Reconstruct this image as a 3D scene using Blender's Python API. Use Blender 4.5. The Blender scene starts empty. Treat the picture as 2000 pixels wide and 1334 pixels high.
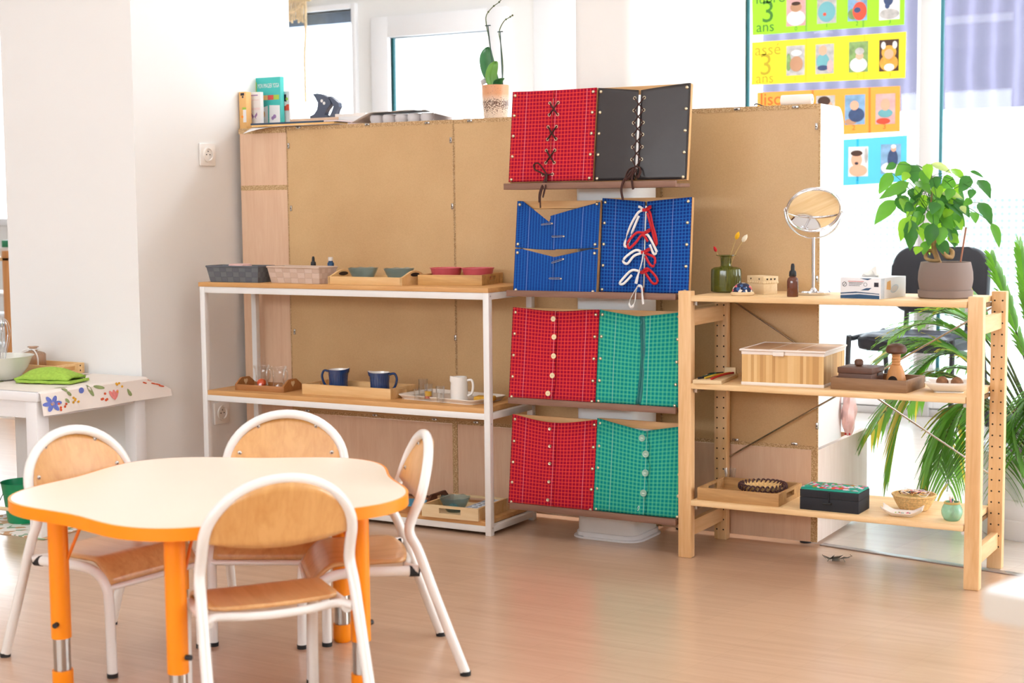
import bpy, bmesh, math, random
from math import sin, cos, pi, radians, sqrt, atan2
from mathutils import Vector, Matrix, noise
rnd = random.Random(7)
SC = bpy.context.scene
COL = SC.collection

# ------------------------------------------------------------------ camera
F_PX, YAW, PITCH, ROLL, CAM_Z = 2964.87, 0.52032, 0.08846, -0.00995, 1.0448
_f = Vector((-sin(YAW)*cos(PITCH), cos(YAW)*cos(PITCH), -sin(PITCH)))
_r = Vector((cos(YAW), sin(YAW), 0))
_u = _r.cross(_f)
_r2 = _r*cos(ROLL) + _u*sin(ROLL)
_u2 = -_r*sin(ROLL) + _u*cos(ROLL)
CAM = Vector((0, 0, CAM_Z))
def _hit(px, py, ax, c):
    d = _f + _r2*((px-1000)/F_PX) - _u2*((py-667)/F_PX)
    return CAM + d*((c-CAM[ax])/d[ax])
def atx(px, py, c): return _hit(px, py, 0, c)
def aty(px, py, c): return _hit(px, py, 1, c)
def atz(px, py, c=0.0): return _hit(px, py, 2, c)
cd = bpy.data.cameras.new('camera')
cam = bpy.data.objects.new('camera', cd); COL.objects.link(cam)
m3 = Matrix((_r2, _u2, -_f)).transposed()
cam.matrix_world = Matrix.Translation(CAM) @ m3.to_4x4()
cd.sensor_width = 36.0; cd.lens = F_PX*36.0/2000.0
cd.clip_start = 0.05; cd.clip_end = 200
cd.dof.use_dof = True; cd.dof.focus_distance = 4.75; cd.dof.aperture_fstop = 4.5
SC.camera = cam

# ------------------------------------------------------------------ materials
def lin(h):
    if isinstance(h, (tuple, list)): return tuple(h[:3])
    h = h.lstrip('#'); o = []
    for i in (0, 2, 4):
        c = int(h[i:i+2], 16)/255
        o.append(c/12.92 if c <= .04045 else ((c+.055)/1.055)**2.4)
    return tuple(o)
def rgba(h): return (*lin(h), 1)
MATS = {}
def newmat(name):
    m = bpy.data.materials.new(name); m.use_nodes = True
    n = m.node_tree.nodes; l = m.node_tree.links
    return m, n, l, n['Principled BSDF']
def coords(n, l, scale=(1, 1, 1), rot=(0, 0, 0), kind='Object'):
    t = n.new('ShaderNodeTexCoord'); mp = n.new('ShaderNodeMapping')
    mp.inputs['Scale'].default_value = scale; mp.inputs['Rotation'].default_value = rot
    l.new(t.outputs[kind], mp.inputs['Vector'])
    return mp.outputs['Vector']
def ramp(n, l, fac, stops):
    r = n.new('ShaderNodeValToRGB'); e = r.color_ramp.elements
    while len(e) < len(stops): e.new(.5)
    for i, (p, c) in enumerate(stops): e[i].position = p; e[i].color = rgba(c)
    l.new(fac, r.inputs['Fac']); return r.outputs['Color']
def noise_tex(n, l, vec, scale, detail=3, rough=.5, dist=0):
    t = n.new('ShaderNodeTexNoise'); l.new(vec, t.inputs['Vector'])
    t.inputs['Scale'].default_value = scale; t.inputs['Detail'].default_value = detail
    t.inputs['Roughness'].default_value = rough; t.inputs['Distortion'].default_value = dist
    return t.outputs['Fac']
def bump(n, l, b, h, strength=.2, dist=.002):
    k = n.new('ShaderNodeBump'); k.inputs['Strength'].default_value = strength; k.inputs['Distance'].default_value = dist
    l.new(h, k.inputs['Height']); l.new(k.outputs['Normal'], b.inputs['Normal'])
def plain(name, c, rough=.5, metal=0.0, spec=.5, coat=0, var=.04, vscale=6, sss=0):
    m, n, l, b = newmat(name)
    b.inputs['Roughness'].default_value = rough; b.inputs['Metallic'].default_value = metal
    b.inputs['Specular IOR Level'].default_value = spec
    if coat: b.inputs['Coat Weight'].default_value = coat; b.inputs['Coat Roughness'].default_value = .1
    c = lin(c)
    if var:
        f = noise_tex(n, l, coords(n, l), vscale)
        a = tuple(max(0, x*(1-var)) for x in c); d = tuple(min(1, x*(1+var)) for x in c)
        l.new(ramp(n, l, f, [(.3, a), (.7, d)]), b.inputs['Base Color'])
    else: b.inputs['Base Color'].default_value = (*c, 1)
    MATS[name] = m; return m
def wood(name, c1, c2, axis='x', rough=.5, knots=None, fine=1.0, coat=0):
    m, n, l, b = newmat(name)
    s = {'x': (1.2, 14, 14), 'y': (14, 1.2, 14), 'z': (14, 14, 1.2)}[axis]
    v = coords(n, l, s)
    f = noise_tex(n, l, v, 1.6, 4, .6, 1.2)
    s2 = tuple(k*5*fine for k in s); v2 = coords(n, l, s2)
    g = noise_tex(n, l, v2, 2.0, 2, .5)
    mx = n.new('ShaderNodeMath'); mx.operation = 'MULTIPLY_ADD'; mx.inputs[1].default_value = .3; l.new(g, mx.inputs[0]); l.new(f, mx.inputs[2])
    stops = [(.38, c2), (.78, c1)]
    l.new(ramp(n, l, mx.outputs[0], stops), b.inputs['Base Color'])
    b.inputs['Roughness'].default_value = rough
    if coat: b.inputs['Coat Weight'].default_value = coat; b.inputs['Coat Roughness'].default_value = .15
    bump(n, l, b, g, .08, .001)
    MATS[name] = m; return m
def thin_glass(name, tint=(.97, .98, .98), refl=.10, rough=.02):
    m, n, l, b = newmat(name); n.remove(b)
    out = n['Material Output']
    tr = n.new('ShaderNodeBsdfTransparent'); tr.inputs['Color'].default_value = (*tint, 1)
    gl = n.new('ShaderNodeBsdfGlossy'); gl.inputs['Roughness'].default_value = rough; gl.inputs['Color'].default_value = (1, 1, 1, 1)
    lw = n.new('ShaderNodeLayerWeight'); lw.inputs['Blend'].default_value = .25
    mm = n.new('ShaderNodeMath'); mm.operation = 'MULTIPLY_ADD'; mm.inputs[1].default_value = .46; mm.inputs[2].default_value = refl*.4
    l.new(lw.outputs['Fresnel'], mm.inputs[0])
    mx = n.new('ShaderNodeMixShader'); l.new(mm.outputs[0], mx.inputs['Fac'])
    l.new(tr.outputs[0], mx.inputs[1]); l.new(gl.outputs[0], mx.inputs[2]); l.new(mx.outputs[0], out.inputs['Surface'])
    MATS[name] = m; return m
def tinted_glass(name, c, alpha=.55, rough=.08):
    "pressed / coloured glass: part see-through, part body colour"
    m, n, l, b = newmat(name); out = n['Material Output']
    b.inputs['Base Color'].default_value = rgba(c); b.inputs['Roughness'].default_value = rough; b.inputs['Specular IOR Level'].default_value = .8
    tr = n.new('ShaderNodeBsdfTransparent'); k = lin(c); tr.inputs['Color'].default_value = (.72+.28*k[0], .72+.28*k[1], .72+.28*k[2], 1)
    mx = n.new('ShaderNodeMixShader'); mx.inputs['Fac'].default_value = alpha
    l.new(tr.outputs[0], mx.inputs[1]); l.new(b.outputs[0], mx.inputs[2]); l.new(mx.outputs[0], out.inputs['Surface'])
    MATS[name] = m; return m
def plaid(name, base, dark, line, pitch, lw=.12, soft=False, seam=None):
    m, n, l, b = newmat(name)
    uv = n.new('ShaderNodeTexCoord').outputs['UV']
    sp = n.new('ShaderNodeSeparateXYZ'); l.new(uv, sp.inputs[0])
    def math(op, a, bb=None):
        k = n.new('ShaderNodeMath'); k.operation = op
        for i, x in enumerate((a, bb)):
            if x is None: continue
            if isinstance(x, (int, float)): k.inputs[i].default_value = x
            else: l.new(x, k.inputs[i])
        return k.outputs[0]
    def stripes(ax, p, w):
        t = math('FRACT', math('DIVIDE', sp.outputs[ax], p))
        t = math('ABSOLUTE', math('SUBTRACT', t, .5))
        if w < 0:  # soft wave
            return math('MULTIPLY', t, 2.0)
        return math('LESS_THAN', t, w/2)
    cr = n.new('ShaderNodeMix'); cr.data_type = 'RGBA'
    # woven two-tone ground: darker where the broad stripes cross
    sx, sy = stripes('X', pitch*1.0, -1), stripes('Y', pitch*1.0, -1)
    g = math('MULTIPLY', sx, sy)
    gf = math('MULTIPLY', g, 1.0)
    cr.inputs['A'].default_value = rgba(base); cr.inputs['B'].default_value = rgba(dark); l.new(gf, cr.inputs['Factor'])
    col = cr.outputs['Result']
    lx, ly = stripes('X', pitch, lw), stripes('Y', pitch, lw)
    ln = math('MAXIMUM', lx, ly)
    if soft:
        ln = math('MULTIPLY', math('ADD', lx, ly), .5)
    m2 = n.new('ShaderNodeMix'); m2.data_type = 'RGBA'; l.new(ln, m2.inputs['Factor']); l.new(col, m2.inputs['A']); m2.inputs['B'].default_value = rgba(line)
    col = m2.outputs['Result']
    sl = stripes('X', pitch*9.0, .014)
    m3_ = n.new('ShaderNodeMix'); m3_.data_type = 'RGBA'; l.new(math('MULTIPLY', sl, .28), m3_.inputs['Factor']); l.new(col, m3_.inputs['A']); m3_.inputs['B'].default_value = rgba('#dcdcf0')
    l.new(m3_.outputs['Result'], b.inputs['Base Color'])
    b.inputs['Roughness'].default_value = .85; b.inputs['Specular IOR Level'].default_value = .2
    MATS[name] = m; return m

def M(k): return MATS[k]
plain('wall_white', '#f4f3f1', .8, var=.012, vscale=1.5)
plain('frame_white', '#f6f6f8', .45, var=0)
plain('metal_white', '#f2f0ee', .35, var=0)
plain('paint_white', '#f3f2f3', .45, var=.01)
plain('edge_shade_beige', '#cfc5b8', .5, var=0)  # white table's edge and legs, with their shade put into the colour
plain('chair_white', '#efebe6', .25, coat=.3, var=0)
plain('plastic_black', '#15161a', .5, var=0)
plain('rubber_black', '#1a1a1c', .7, var=0)
plain('orange', '#ff9200', .42, var=0)
plain('orange_dark', '#e87400', .5, var=0)
plain('cream_top', '#f2e6d4', .32, var=.01)
plain('steel', '#b9b4ae', .25, metal=1, var=0)
plain('chrome', '#e6e6ea', .05, metal=1, var=0)
plain('mirror', '#f4f4f4', .01, metal=1, var=0)
plain('screw', '#cfccc8', .35, metal=.8, var=0)
plain('dark_hole', '#2a1a10', .8, var=0)
wood('chair_ply', '#dfa968', '#cd914e', 'z', .32, coat=.35)
wood('seat_ply', '#dba56c', '#c88c54', 'x', .35, coat=.3)
wood('pine_z', '#f0c795', '#dba76c', 'z', .5)
wood('pine_x', '#f3d09e', '#e0b074', 'x', .45)
wood('pine_y', '#e9be8a', '#d7a36a', 'y', .5)
wood('oak_board', '#d9a468', '#c78e52', 'x', .5)
wood('light_tray', '#eac088', '#d8a565', 'x', .5)
wood('acacia_tray', '#dcab68', '#a8743a', 'x', .5, fine=.7)
wood('pale_tray', '#ecd2a8', '#dfbd8a', 'x', .5)
wood('brown_tray', '#b87c48', '#9a6232', 'x', .5)
wood('old_tray', '#c79a63', '#9a6c3c', 'x', .6)
wood('walnut', '#6b4634', '#4a2e22', 'x', .5)
wood('walnut_tray', '#9a7350', '#74502f', 'x', .5)
wood('ledge_wood', '#8a6553', '#73503f', 'x', .6)
wood('beech_lam', '#e5c0a0', '#dbb090', 'z', .45, fine=1.5)
wood('beech_pale', '#e8d6cc', '#dfc9bd', 'z', .45, fine=1.5)
wood('frame_wood', '#d7a76e', '#c4905a', 'x', .5)
wood('box_wood', '#e8cda4', '#dcba8a', 'x', .55)
wood('orange_wood', '#d99a5e', '#c58245', 'z', .5)
plain('vinyl_black', '#322c2c', .33, var=.05, vscale=40)
plain('lace', '#3f2019', .8, var=.15, vscale=300)
plain('ribbon_white', '#f3f1ee', .6, var=.03, vscale=200)
plain('ribbon_red', '#c4121f', .6, var=.05, vscale=200)
plain('brass', '#d8c9ac', .3, metal=.9, var=0)
plain('button_wood', '#eed6ae', .5, var=.05, vscale=200)
plain('zip_green', '#086a67', .5, var=.1, vscale=400)
plaid('plaid_red', '#b81233', '#80092c', '#ec5038', .0116, .115)
plaid('plaid_blue', '#17459a', '#0b2868', '#2a74bc', .0105, .12)
plaid('plaid_green', '#0d908c', '#027c7e', '#4fb890', .0128, .40, soft=True)
thin_glass('glass_clear', (.955, .965, .97), .10)
thin_glass('pane', (.96, .985, .99), .04)
tinted_glass('glass_bowl', '#84a0a0', .30)
tinted_glass('glass_green', '#5c5f1c', .72)
tinted_glass('glass_amber', '#6b2f12', .85)
tinted_glass('glass_brown', '#b98a62', .55)
tinted_glass('glass_mint', '#8fd0b2', .62)
tinted_glass('button_clear', '#bfe4d4', .5)
plain('jug_blue', '#16386a', .22, coat=.6, var=.05)
plain('china_white', '#f4efe9', .2, coat=.5, var=0)
plain('tray_white', '#efe4d8', .35, var=0)
plain('dish_red', '#d25a62', .35, var=0)
plain('orange_ball', '#f0561c', .6, var=.1, vscale=200)
plain('yellow_liquid', '#e9ae12', .2, var=0)
plain('red_liquid', '#c4502c', .3, var=0)
plain('sponge', '#d8a23a', .9, var=.1, vscale=100)
plain('blue_felt', '#3fa0c8', .6, var=.05)
plain('teal_gems', '#10a3b4', .2, var=.3, vscale=120)
plain('ice_tray', '#e7ebf2', .3, var=0)
plain('pot_grey', '#857269', .75, var=.02)
plain('soil', '#3a2519', .95, var=.4, vscale=80)
plain('bark', '#b08a5c', .8, var=.25, vscale=60)
plain('stem_brown', '#a46a52', .8, var=.1)
plain('orchid_leaf', '#3f7a48', .3, var=.12, vscale=20)
plain('orchid_leaf_pale', '#6fa44a', .3, var=.1, vscale=20)
plain('orchid_stem', '#4d5a2a', .5, var=.2, vscale=30)
plain('stake', '#23423f', .5, var=0)
plain('fabric_black', '#191a22', .55, var=.1, vscale=60)
plain('vinyl_seat', '#1f1d2b', .35, var=.05)
plain('planter_white', '#f0eef0', .35, var=0)
plain('navy', '#28405a', .5, var=0)
plain('paper', '#f4f1f0', .7, var=.01)
plain('paper_pink', '#f1dfe0', .7, var=.02)
plain('paper_grey', '#d9d6d8', .7, var=.02)
plain('card_orange', '#ecb873', .6, var=.03)
plain('teal', '#3fbcb4', .45, var=.02)
plain('lime', '#a9c84a', .5, var=0)
plain('pink', '#e98a9a', .5, var=0)
plain('red_tag', '#e2574c', .5, var=0)
plain('lilac', '#a583b8', .5, var=0)
plain('tape_grey', '#4c5468', .35, var=0)
plain('ink', '#2b2b38', .6, var=0)
plain('tissue', '#f7f3ec', .8, var=0)
plain('box_white', '#f0eff2', .4, var=0)
plain('box_navy', '#1e4a70', .4, var=0)
plain('box_silver', '#b9c6d4', .3, var=.3, vscale=30)
plain('black_box', '#1f2027', .75, var=.15, vscale=300)
plain('green_silk', '#0f9a85', .5, var=.05)
plain('towel', '#9dbf4a', .95, var=.12, vscale=120)
plain('bowl_cer', '#dddbd0', .25, coat=.4, var=0)
plain('bucket', '#0d8a58', .35, var=.05)
plain('thread_red', '#c22a22', .8, var=.1, vscale=300)
plain('thread_black', '#22222a', .8, var=0)
plain('thread_yellow', '#d6b23a', .8, var=0)
plain('thread_green', '#2f6a4a', .8, var=0)
plain('bag_pink', '#ecc0bb', .35, var=.15, vscale=25)
plain('walnut_shell', '#8a5f3f', .75, var=.3, vscale=90)
plain('moth_grey', '#7c776e', .5, var=.3, vscale=60)
plain('flower_red', '#c0161c', .8, var=.1)
plain('flower_yellow', '#e7b012', .8, var=.1)
plain('flower_cream', '#efe4cc', .9, var=.05)
plain('straw', '#cdb06a', .7, var=.1)
plain('macrame', '#e9cfa6', .9, var=.15, vscale=80)
plain('skin', '#e3a78a', .7, var=.08); plain('skin_dark', '#b98a6a', .7, var=.08); plain('hair', '#4a3226', .8, var=.1)
plain('ph_grey', '#b7b2ae', .6, var=.25, vscale=30); plain('ph_green', '#7d9a5c', .6, var=.3, vscale=30)
plain('ph_blue', '#7fa3c4', .6, var=.25, vscale=20); plain('ph_white', '#e8e6e4', .6, var=.15, vscale=30)
plain('ph_red', '#dd4a30', .6, var=.1); plain('ph_navy', '#35486e', .6, var=.2, vscale=30)
plain('ph_orange', '#d99a3a', .6, var=.2, vscale=40); plain('ph_pink', '#d9a3a0', .6, var=.2, vscale=20)
plain('ph_teal', '#6aa6ac', .6, var=.1)
plain('banner_green', '#9ade10', .55, var=0); plain('banner_green_d', '#7cb428', .55, var=0)
plain('banner_yellow', '#fbe01e', .55, var=0); plain('banner_yellow_d', '#f2c40c', .55, var=0)
plain('banner_orange', '#ffa23a', .55, var=0); plain('banner_orange_d', '#f57a1e', .55, var=0)
plain('banner_blue', '#56c4f2', .55, var=0); plain('banner_blue_d', '#12b0d8', .55, var=0)
plain('ink_green', '#3f7a1a', .6, var=0); plain('ink_yellow', '#b9a010', .6, var=0); plain('ink_orange', '#e2601a', .6, var=0); plain('ink_blue', '#1d7fa8', .6, var=0)
plain('gasket', '#2a6a70', .5, var=0)
plain('blind', '#93a2ba', .6, var=.1, vscale=20)
plain('outside_white', '#f4f6fa', .9, var=.03, vscale=1)
plain('sill_grey', '#c9c6c4', .6, var=0)
plain('alu', '#c4c3c6', .3, metal=.8, var=0)
plain('flower_blue', '#6676c4', .8, var=.2, vscale=60); plain('flower_pink', '#ee8f8a', .8, var=.15, vscale=60)
plain('leaf_print', '#8d9a66', .8, var=.15, vscale=60); plain('berry_red', '#d65a32', .8, var=.1); plain('berry_yellow', '#e0a62a', .8, var=.1)
plain('oilcloth', '#f6ece4', .45, var=.01)
plain('seagrass', '#d6b076', .85, var=.25, vscale=160)
plain('weave_brown', '#4a2a28', .8, var=.2, vscale=100)
plain('bead', '#e05a78', .4, var=0)

def leafy(name, c, var, vscale):
    m = plain(name, c, .42, var=var, vscale=vscale); n = m.node_tree.nodes; l = m.node_tree.links; b = n['Principled BSDF']
    t = n.new('ShaderNodeBsdfTranslucent'); k = lin(c); t.inputs['Color'].default_value = (min(1, k[0]*1.9), min(1, k[1]*1.7), k[2]*.8, 1)
    mx = n.new('ShaderNodeMixShader'); mx.inputs['Fac'].default_value = .38; l.new(b.outputs[0], mx.inputs[1]); l.new(t.outputs[0], mx.inputs[2]); l.new(mx.outputs[0], n['Material Output'].inputs['Surface'])
leafy('leaf', '#5a9a38', .2, 14); leafy('leaf_dark', '#3a7636', .2, 14); leafy('leaf_bright', '#86be36', .15, 14); leafy('leaf_pale', '#b4ca92', .15, 30)
leafy('palm', '#5f9440', .3, 7); leafy('palm_yellow', '#b0a843', .2, 9)

def special_mats():
    # hardboard: fine fibre speckle
    m, n, l, b = newmat('hardboard'); v = coords(n, l)
    f = noise_tex(n, l, v, 260, 2, .7); g = noise_tex(n, l, v, 3, 3, .5)
    k = n.new('ShaderNodeMath'); k.operation = 'MULTIPLY_ADD'; k.inputs[1].default_value = .5; l.new(f, k.inputs[0]); l.new(g, k.inputs[2])
    l.new(ramp(n, l, k.outputs[0], [(.45, '#c49b6a'), (1.0, '#d8b381')]), b.inputs['Base Color']); b.inputs['Roughness'].default_value = .42
    MATS['hardboard'] = m
    # chipboard edge
    m, n, l, b = newmat('chipboard'); v = coords(n, l, (1, 1, 2.2))
    t = n.new('ShaderNodeTexVoronoi'); t.inputs['Scale'].default_value = 190; l.new(v, t.inputs['Vector'])
    l.new(ramp(n, l, t.outputs['Distance'], [(.05, '#86643e'), (.35, '#b48c5c'), (.7, '#d4b48a')]), b.inputs['Base Color']); b.inputs['Roughness'].default_value = .9
    MATS['chipboard'] = m
    # laminate floor; the far part's paler tone has window glare put into it
    for nm, c1, c2, rough in (('floor_oak', '#d4b194', '#c39c7e', .30), ('floor_glare_pale', '#e4d9d0', '#d9ccc1', .18)):
        m, n, l, b = newmat(nm); rot = (0, 0, radians(101))
        v = coords(n, l, (1, 1, 1), rot)
        br = n.new('ShaderNodeTexBrick'); l.new(v, br.inputs['Vector']); br.inputs['Scale'].default_value = 1
        br.inputs['Brick Width'].default_value = 1.25; br.inputs['Row Height'].default_value = .19; br.inputs['Mortar Size'].default_value = .0012
        br.inputs['Color1'].default_value = (.94, .94, .94, 1); br.inputs['Color2'].default_value = (1, 1, 1, 1); br.inputs['Mortar'].default_value = (.90, .88, .86, 1)
        v2 = coords(n, l, (1.4, 26, 1), rot)
        f = noise_tex(n, l, v2, 1.4, 5, .6, .8)
        v3 = coords(n, l, (6, 120, 1), rot); g = noise_tex(n, l, v3, 2, 2)
        k = n.new('ShaderNodeMath'); k.operation = 'MULTIPLY_ADD'; k.inputs[1].default_value = .25; l.new(g, k.inputs[0]); l.new(f, k.inputs[2])
        c = ramp(n, l, k.outputs[0], [(.4, c2), (.8, c1)])
        mx = n.new('ShaderNodeMix'); mx.data_type = 'RGBA'; mx.blend_type = 'MULTIPLY'; mx.inputs['Factor'].default_value = 1
        l.new(c, mx.inputs['A']); l.new(br.outputs['Color'], mx.inputs['B']); l.new(mx.outputs['Result'], b.inputs['Base Color'])
        b.inputs['Roughness'].default_value = rough; b.inputs['Specular IOR Level'].default_value = .5; b.inputs['Coat Weight'].default_value = .6; b.inputs['Coat Roughness'].default_value = .24
        bump(n, l, b, g, .05, .0006)
        MATS[nm] = m
    # flat woven strap basket (checker of straps)
    for nm, a, c in (('strap_grey', '#6c6f73', '#60636a'), ('strap_beige', '#d8c0b0', '#cdb29f')):
        m, n, l, b = newmat(nm); uv = n.new('ShaderNodeTexCoord').outputs['UV']
        ck = n.new('ShaderNodeTexChecker'); l.new(uv, ck.inputs['Vector']); ck.inputs['Scale'].default_value = 1
        ck.inputs['Color1'].default_value = rgba(a); ck.inputs['Color2'].default_value = rgba(c)
        l.new(ck.outputs['Color'], b.inputs['Base Color']); b.inputs['Roughness'].default_value = .8
        fx = n.new('ShaderNodeTexBrick'); fx.offset = 0; l.new(uv, fx.inputs['Vector']); fx.inputs['Scale'].default_value = 1
        fx.inputs['Brick Width'].default_value = 1; fx.inputs['Row Height'].default_value = 1; fx.inputs['Mortar Size'].default_value = .05; fx.inputs['Mortar Smooth'].default_value = .6
        fx.inputs['Color1'].default_value = (1, 1, 1, 1); fx.inputs['Color2'].default_value = (1, 1, 1, 1); fx.inputs['Mortar'].default_value = (0, 0, 0, 1)
        bump(n, l, b, fx.outputs['Color'], .6, .003)
        MATS[nm] = m
    # bamboo slats
    m, n, l, b = newmat('bamboo'); v = coords(n, l, (110, 110, 1.5))
    t = n.new('ShaderNodeTexWhiteNoise'); t.noise_dimensions = '2D'
    sn = n.new('ShaderNodeVectorMath'); sn.operation = 'FLOOR'; l.new(v, sn.inputs[0]); l.new(sn.outputs[0], t.inputs['Vector'])
    l.new(ramp(n, l, t.outputs['Value'], [(0, '#c08f52'), (.5, '#d9ab6c'), (1, '#e6c186')]), b.inputs['Base Color']); b.inputs['Roughness'].default_value = .5
    MATS['bamboo'] = m
    m, n, l, b = newmat('bamboo_top'); v = coords(n, l, (12, 110, 1)); t = noise_tex(n, l, v, 1.5, 2)
    l.new(ramp(n, l, t, [(.3, '#d2ab82'), (.7, '#dfbd98')]), b.inputs['Base Color']); MATS['bamboo_top'] = m
    # floral embroidery / cushion
    for nm, cols, sc in (('embroidery', ['#0f9a85', '#0f9a85', '#e06a9a', '#ded8e8', '#d8442a', '#5aa83a', '#0f9a85'], 90), ('cushion', ['#1e2440', '#1e2440', '#d86a6a', '#e8dcd0', '#3a5a8a', '#1e2440'], 120), ('mat_floral', ['#f0ebe4', '#f0ebe4', '#c9a07a', '#8fa88a', '#f0ebe4'], 40)):
        m, n, l, b = newmat(nm); v = coords(n, l)
        t = n.new('ShaderNodeTexVoronoi'); t.inputs['Scale'].default_value = sc; l.new(v, t.inputs['Vector'])
        sp = n.new('ShaderNodeSeparateColor'); l.new(t.outputs['Color'], sp.inputs[0])
        r = n.new('ShaderNodeValToRGB'); r.color_ramp.interpolation = 'CONSTANT'; e = r.color_ramp.elements
        while len(e) < len(cols): e.new(.5)
        for i, c in enumerate(cols): e[i].position = i/len(cols); e[i].color = rgba(c)
        l.new(sp.outputs[0], r.inputs['Fac']); l.new(r.outputs['Color'], b.inputs['Base Color']); b.inputs['Roughness'].default_value = .8
        MATS[nm] = m
    # speckled terracotta pot
    m, n, l, b = newmat('terracotta'); tc = n.new('ShaderNodeTexCoord'); sp = n.new('ShaderNodeSeparateXYZ'); l.new(tc.outputs['Object'], sp.inputs[0])
    v = coords(n, l); sk = noise_tex(n, l, v, 260, 2, .6)
    h = ramp(n, l, sp.outputs['Z'], [(0, '#e9d9c6'), (.06, '#e2cbb4'), (.085, '#d99a6e'), (.2, '#dc9468')])
    r0 = n.new('ShaderNodeMapRange'); r0.inputs['From Min'].default_value = .08; r0.inputs['From Max'].default_value = .055; l.new(sp.outputs['Z'], r0.inputs['Value'])
    r1 = n.new('ShaderNodeMapRange'); r1.inputs['From Min'].default_value = 0; r1.inputs['From Max'].default_value = .05; l.new(sp.outputs['Z'], r1.inputs['Value'])
    a = n.new('ShaderNodeMath'); a.operation = 'MULTIPLY'; l.new(r0.outputs[0], a.inputs[0]); l.new(r1.outputs[0], a.inputs[1])
    s2 = n.new('ShaderNodeMath'); s2.operation = 'GREATER_THAN'; l.new(sk, s2.inputs[0])
    th = n.new('ShaderNodeMath'); th.operation = 'MULTIPLY_ADD'; th.inputs[1].default_value = -.22; th.inputs[2].default_value = .68; l.new(a.outputs[0], th.inputs[0]); l.new(th.outputs[0], s2.inputs[1])
    mx = n.new('ShaderNodeMix'); mx.data_type = 'RGBA'; l.new(s2.outputs[0], mx.inputs['Factor']); l.new(h, mx.inputs['A']); mx.inputs['B'].default_value = rgba('#6a4a3a')
    l.new(mx.outputs['Result'], b.inputs['Base Color']); b.inputs['Roughness'].default_value = .4; MATS['terracotta'] = m
    # outside boards, perforated screen
    m, n, l, b = newmat('boards'); v = coords(n, l, (1, 1, 1)); t = n.new('ShaderNodeTexWave'); t.inputs['Scale'].default_value = 1.6; t.inputs['Distortion'].default_value = 1.5; l.new(v, t.inputs['Vector'])
    l.new(ramp(n, l, t.outputs['Fac'], [(0, '#3a3644'), (.7, '#423d4c'), (1, '#4e495a')]), b.inputs['Base Color']); b.inputs['Roughness'].default_value = .9; MATS['boards'] = m
    m, n, l, b = newmat('perforated'); v = coords(n, l, (28, 28, 28))
    fr = n.new('ShaderNodeVectorMath'); fr.operation = 'FRACTION'; l.new(v, fr.inputs[0])
    sb = n.new('ShaderNodeVectorMath'); sb.operation = 'SUBTRACT'; l.new(fr.outputs[0], sb.inputs[0]); sb.inputs[1].default_value = (.5, .5, .5)
    ml = n.new('ShaderNodeVectorMath'); ml.operation = 'MULTIPLY'; l.new(sb.outputs[0], ml.inputs[0]); ml.inputs[1].default_value = (1, 0, 1)
    ln = n.new('ShaderNodeVectorMath'); ln.operation = 'LENGTH'; l.new(ml.outputs[0], ln.inputs[0])
    lt = n.new('ShaderNodeMath'); lt.operation = 'LESS_THAN'; lt.inputs[1].default_value = .24; l.new(ln.outputs['Value'], lt.inputs[0])
    mx = n.new('ShaderNodeMix'); mx.data_type = 'RGBA'; l.new(lt.outputs[0], mx.inputs['Factor']); mx.inputs['A'].default_value = rgba('#fafcfc'); mx.inputs['B'].default_value = rgba('#b4ddd4')
    l.new(mx.outputs['Result'], b.inputs['Base Color']); MATS['perforated'] = m
special_mats()

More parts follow.
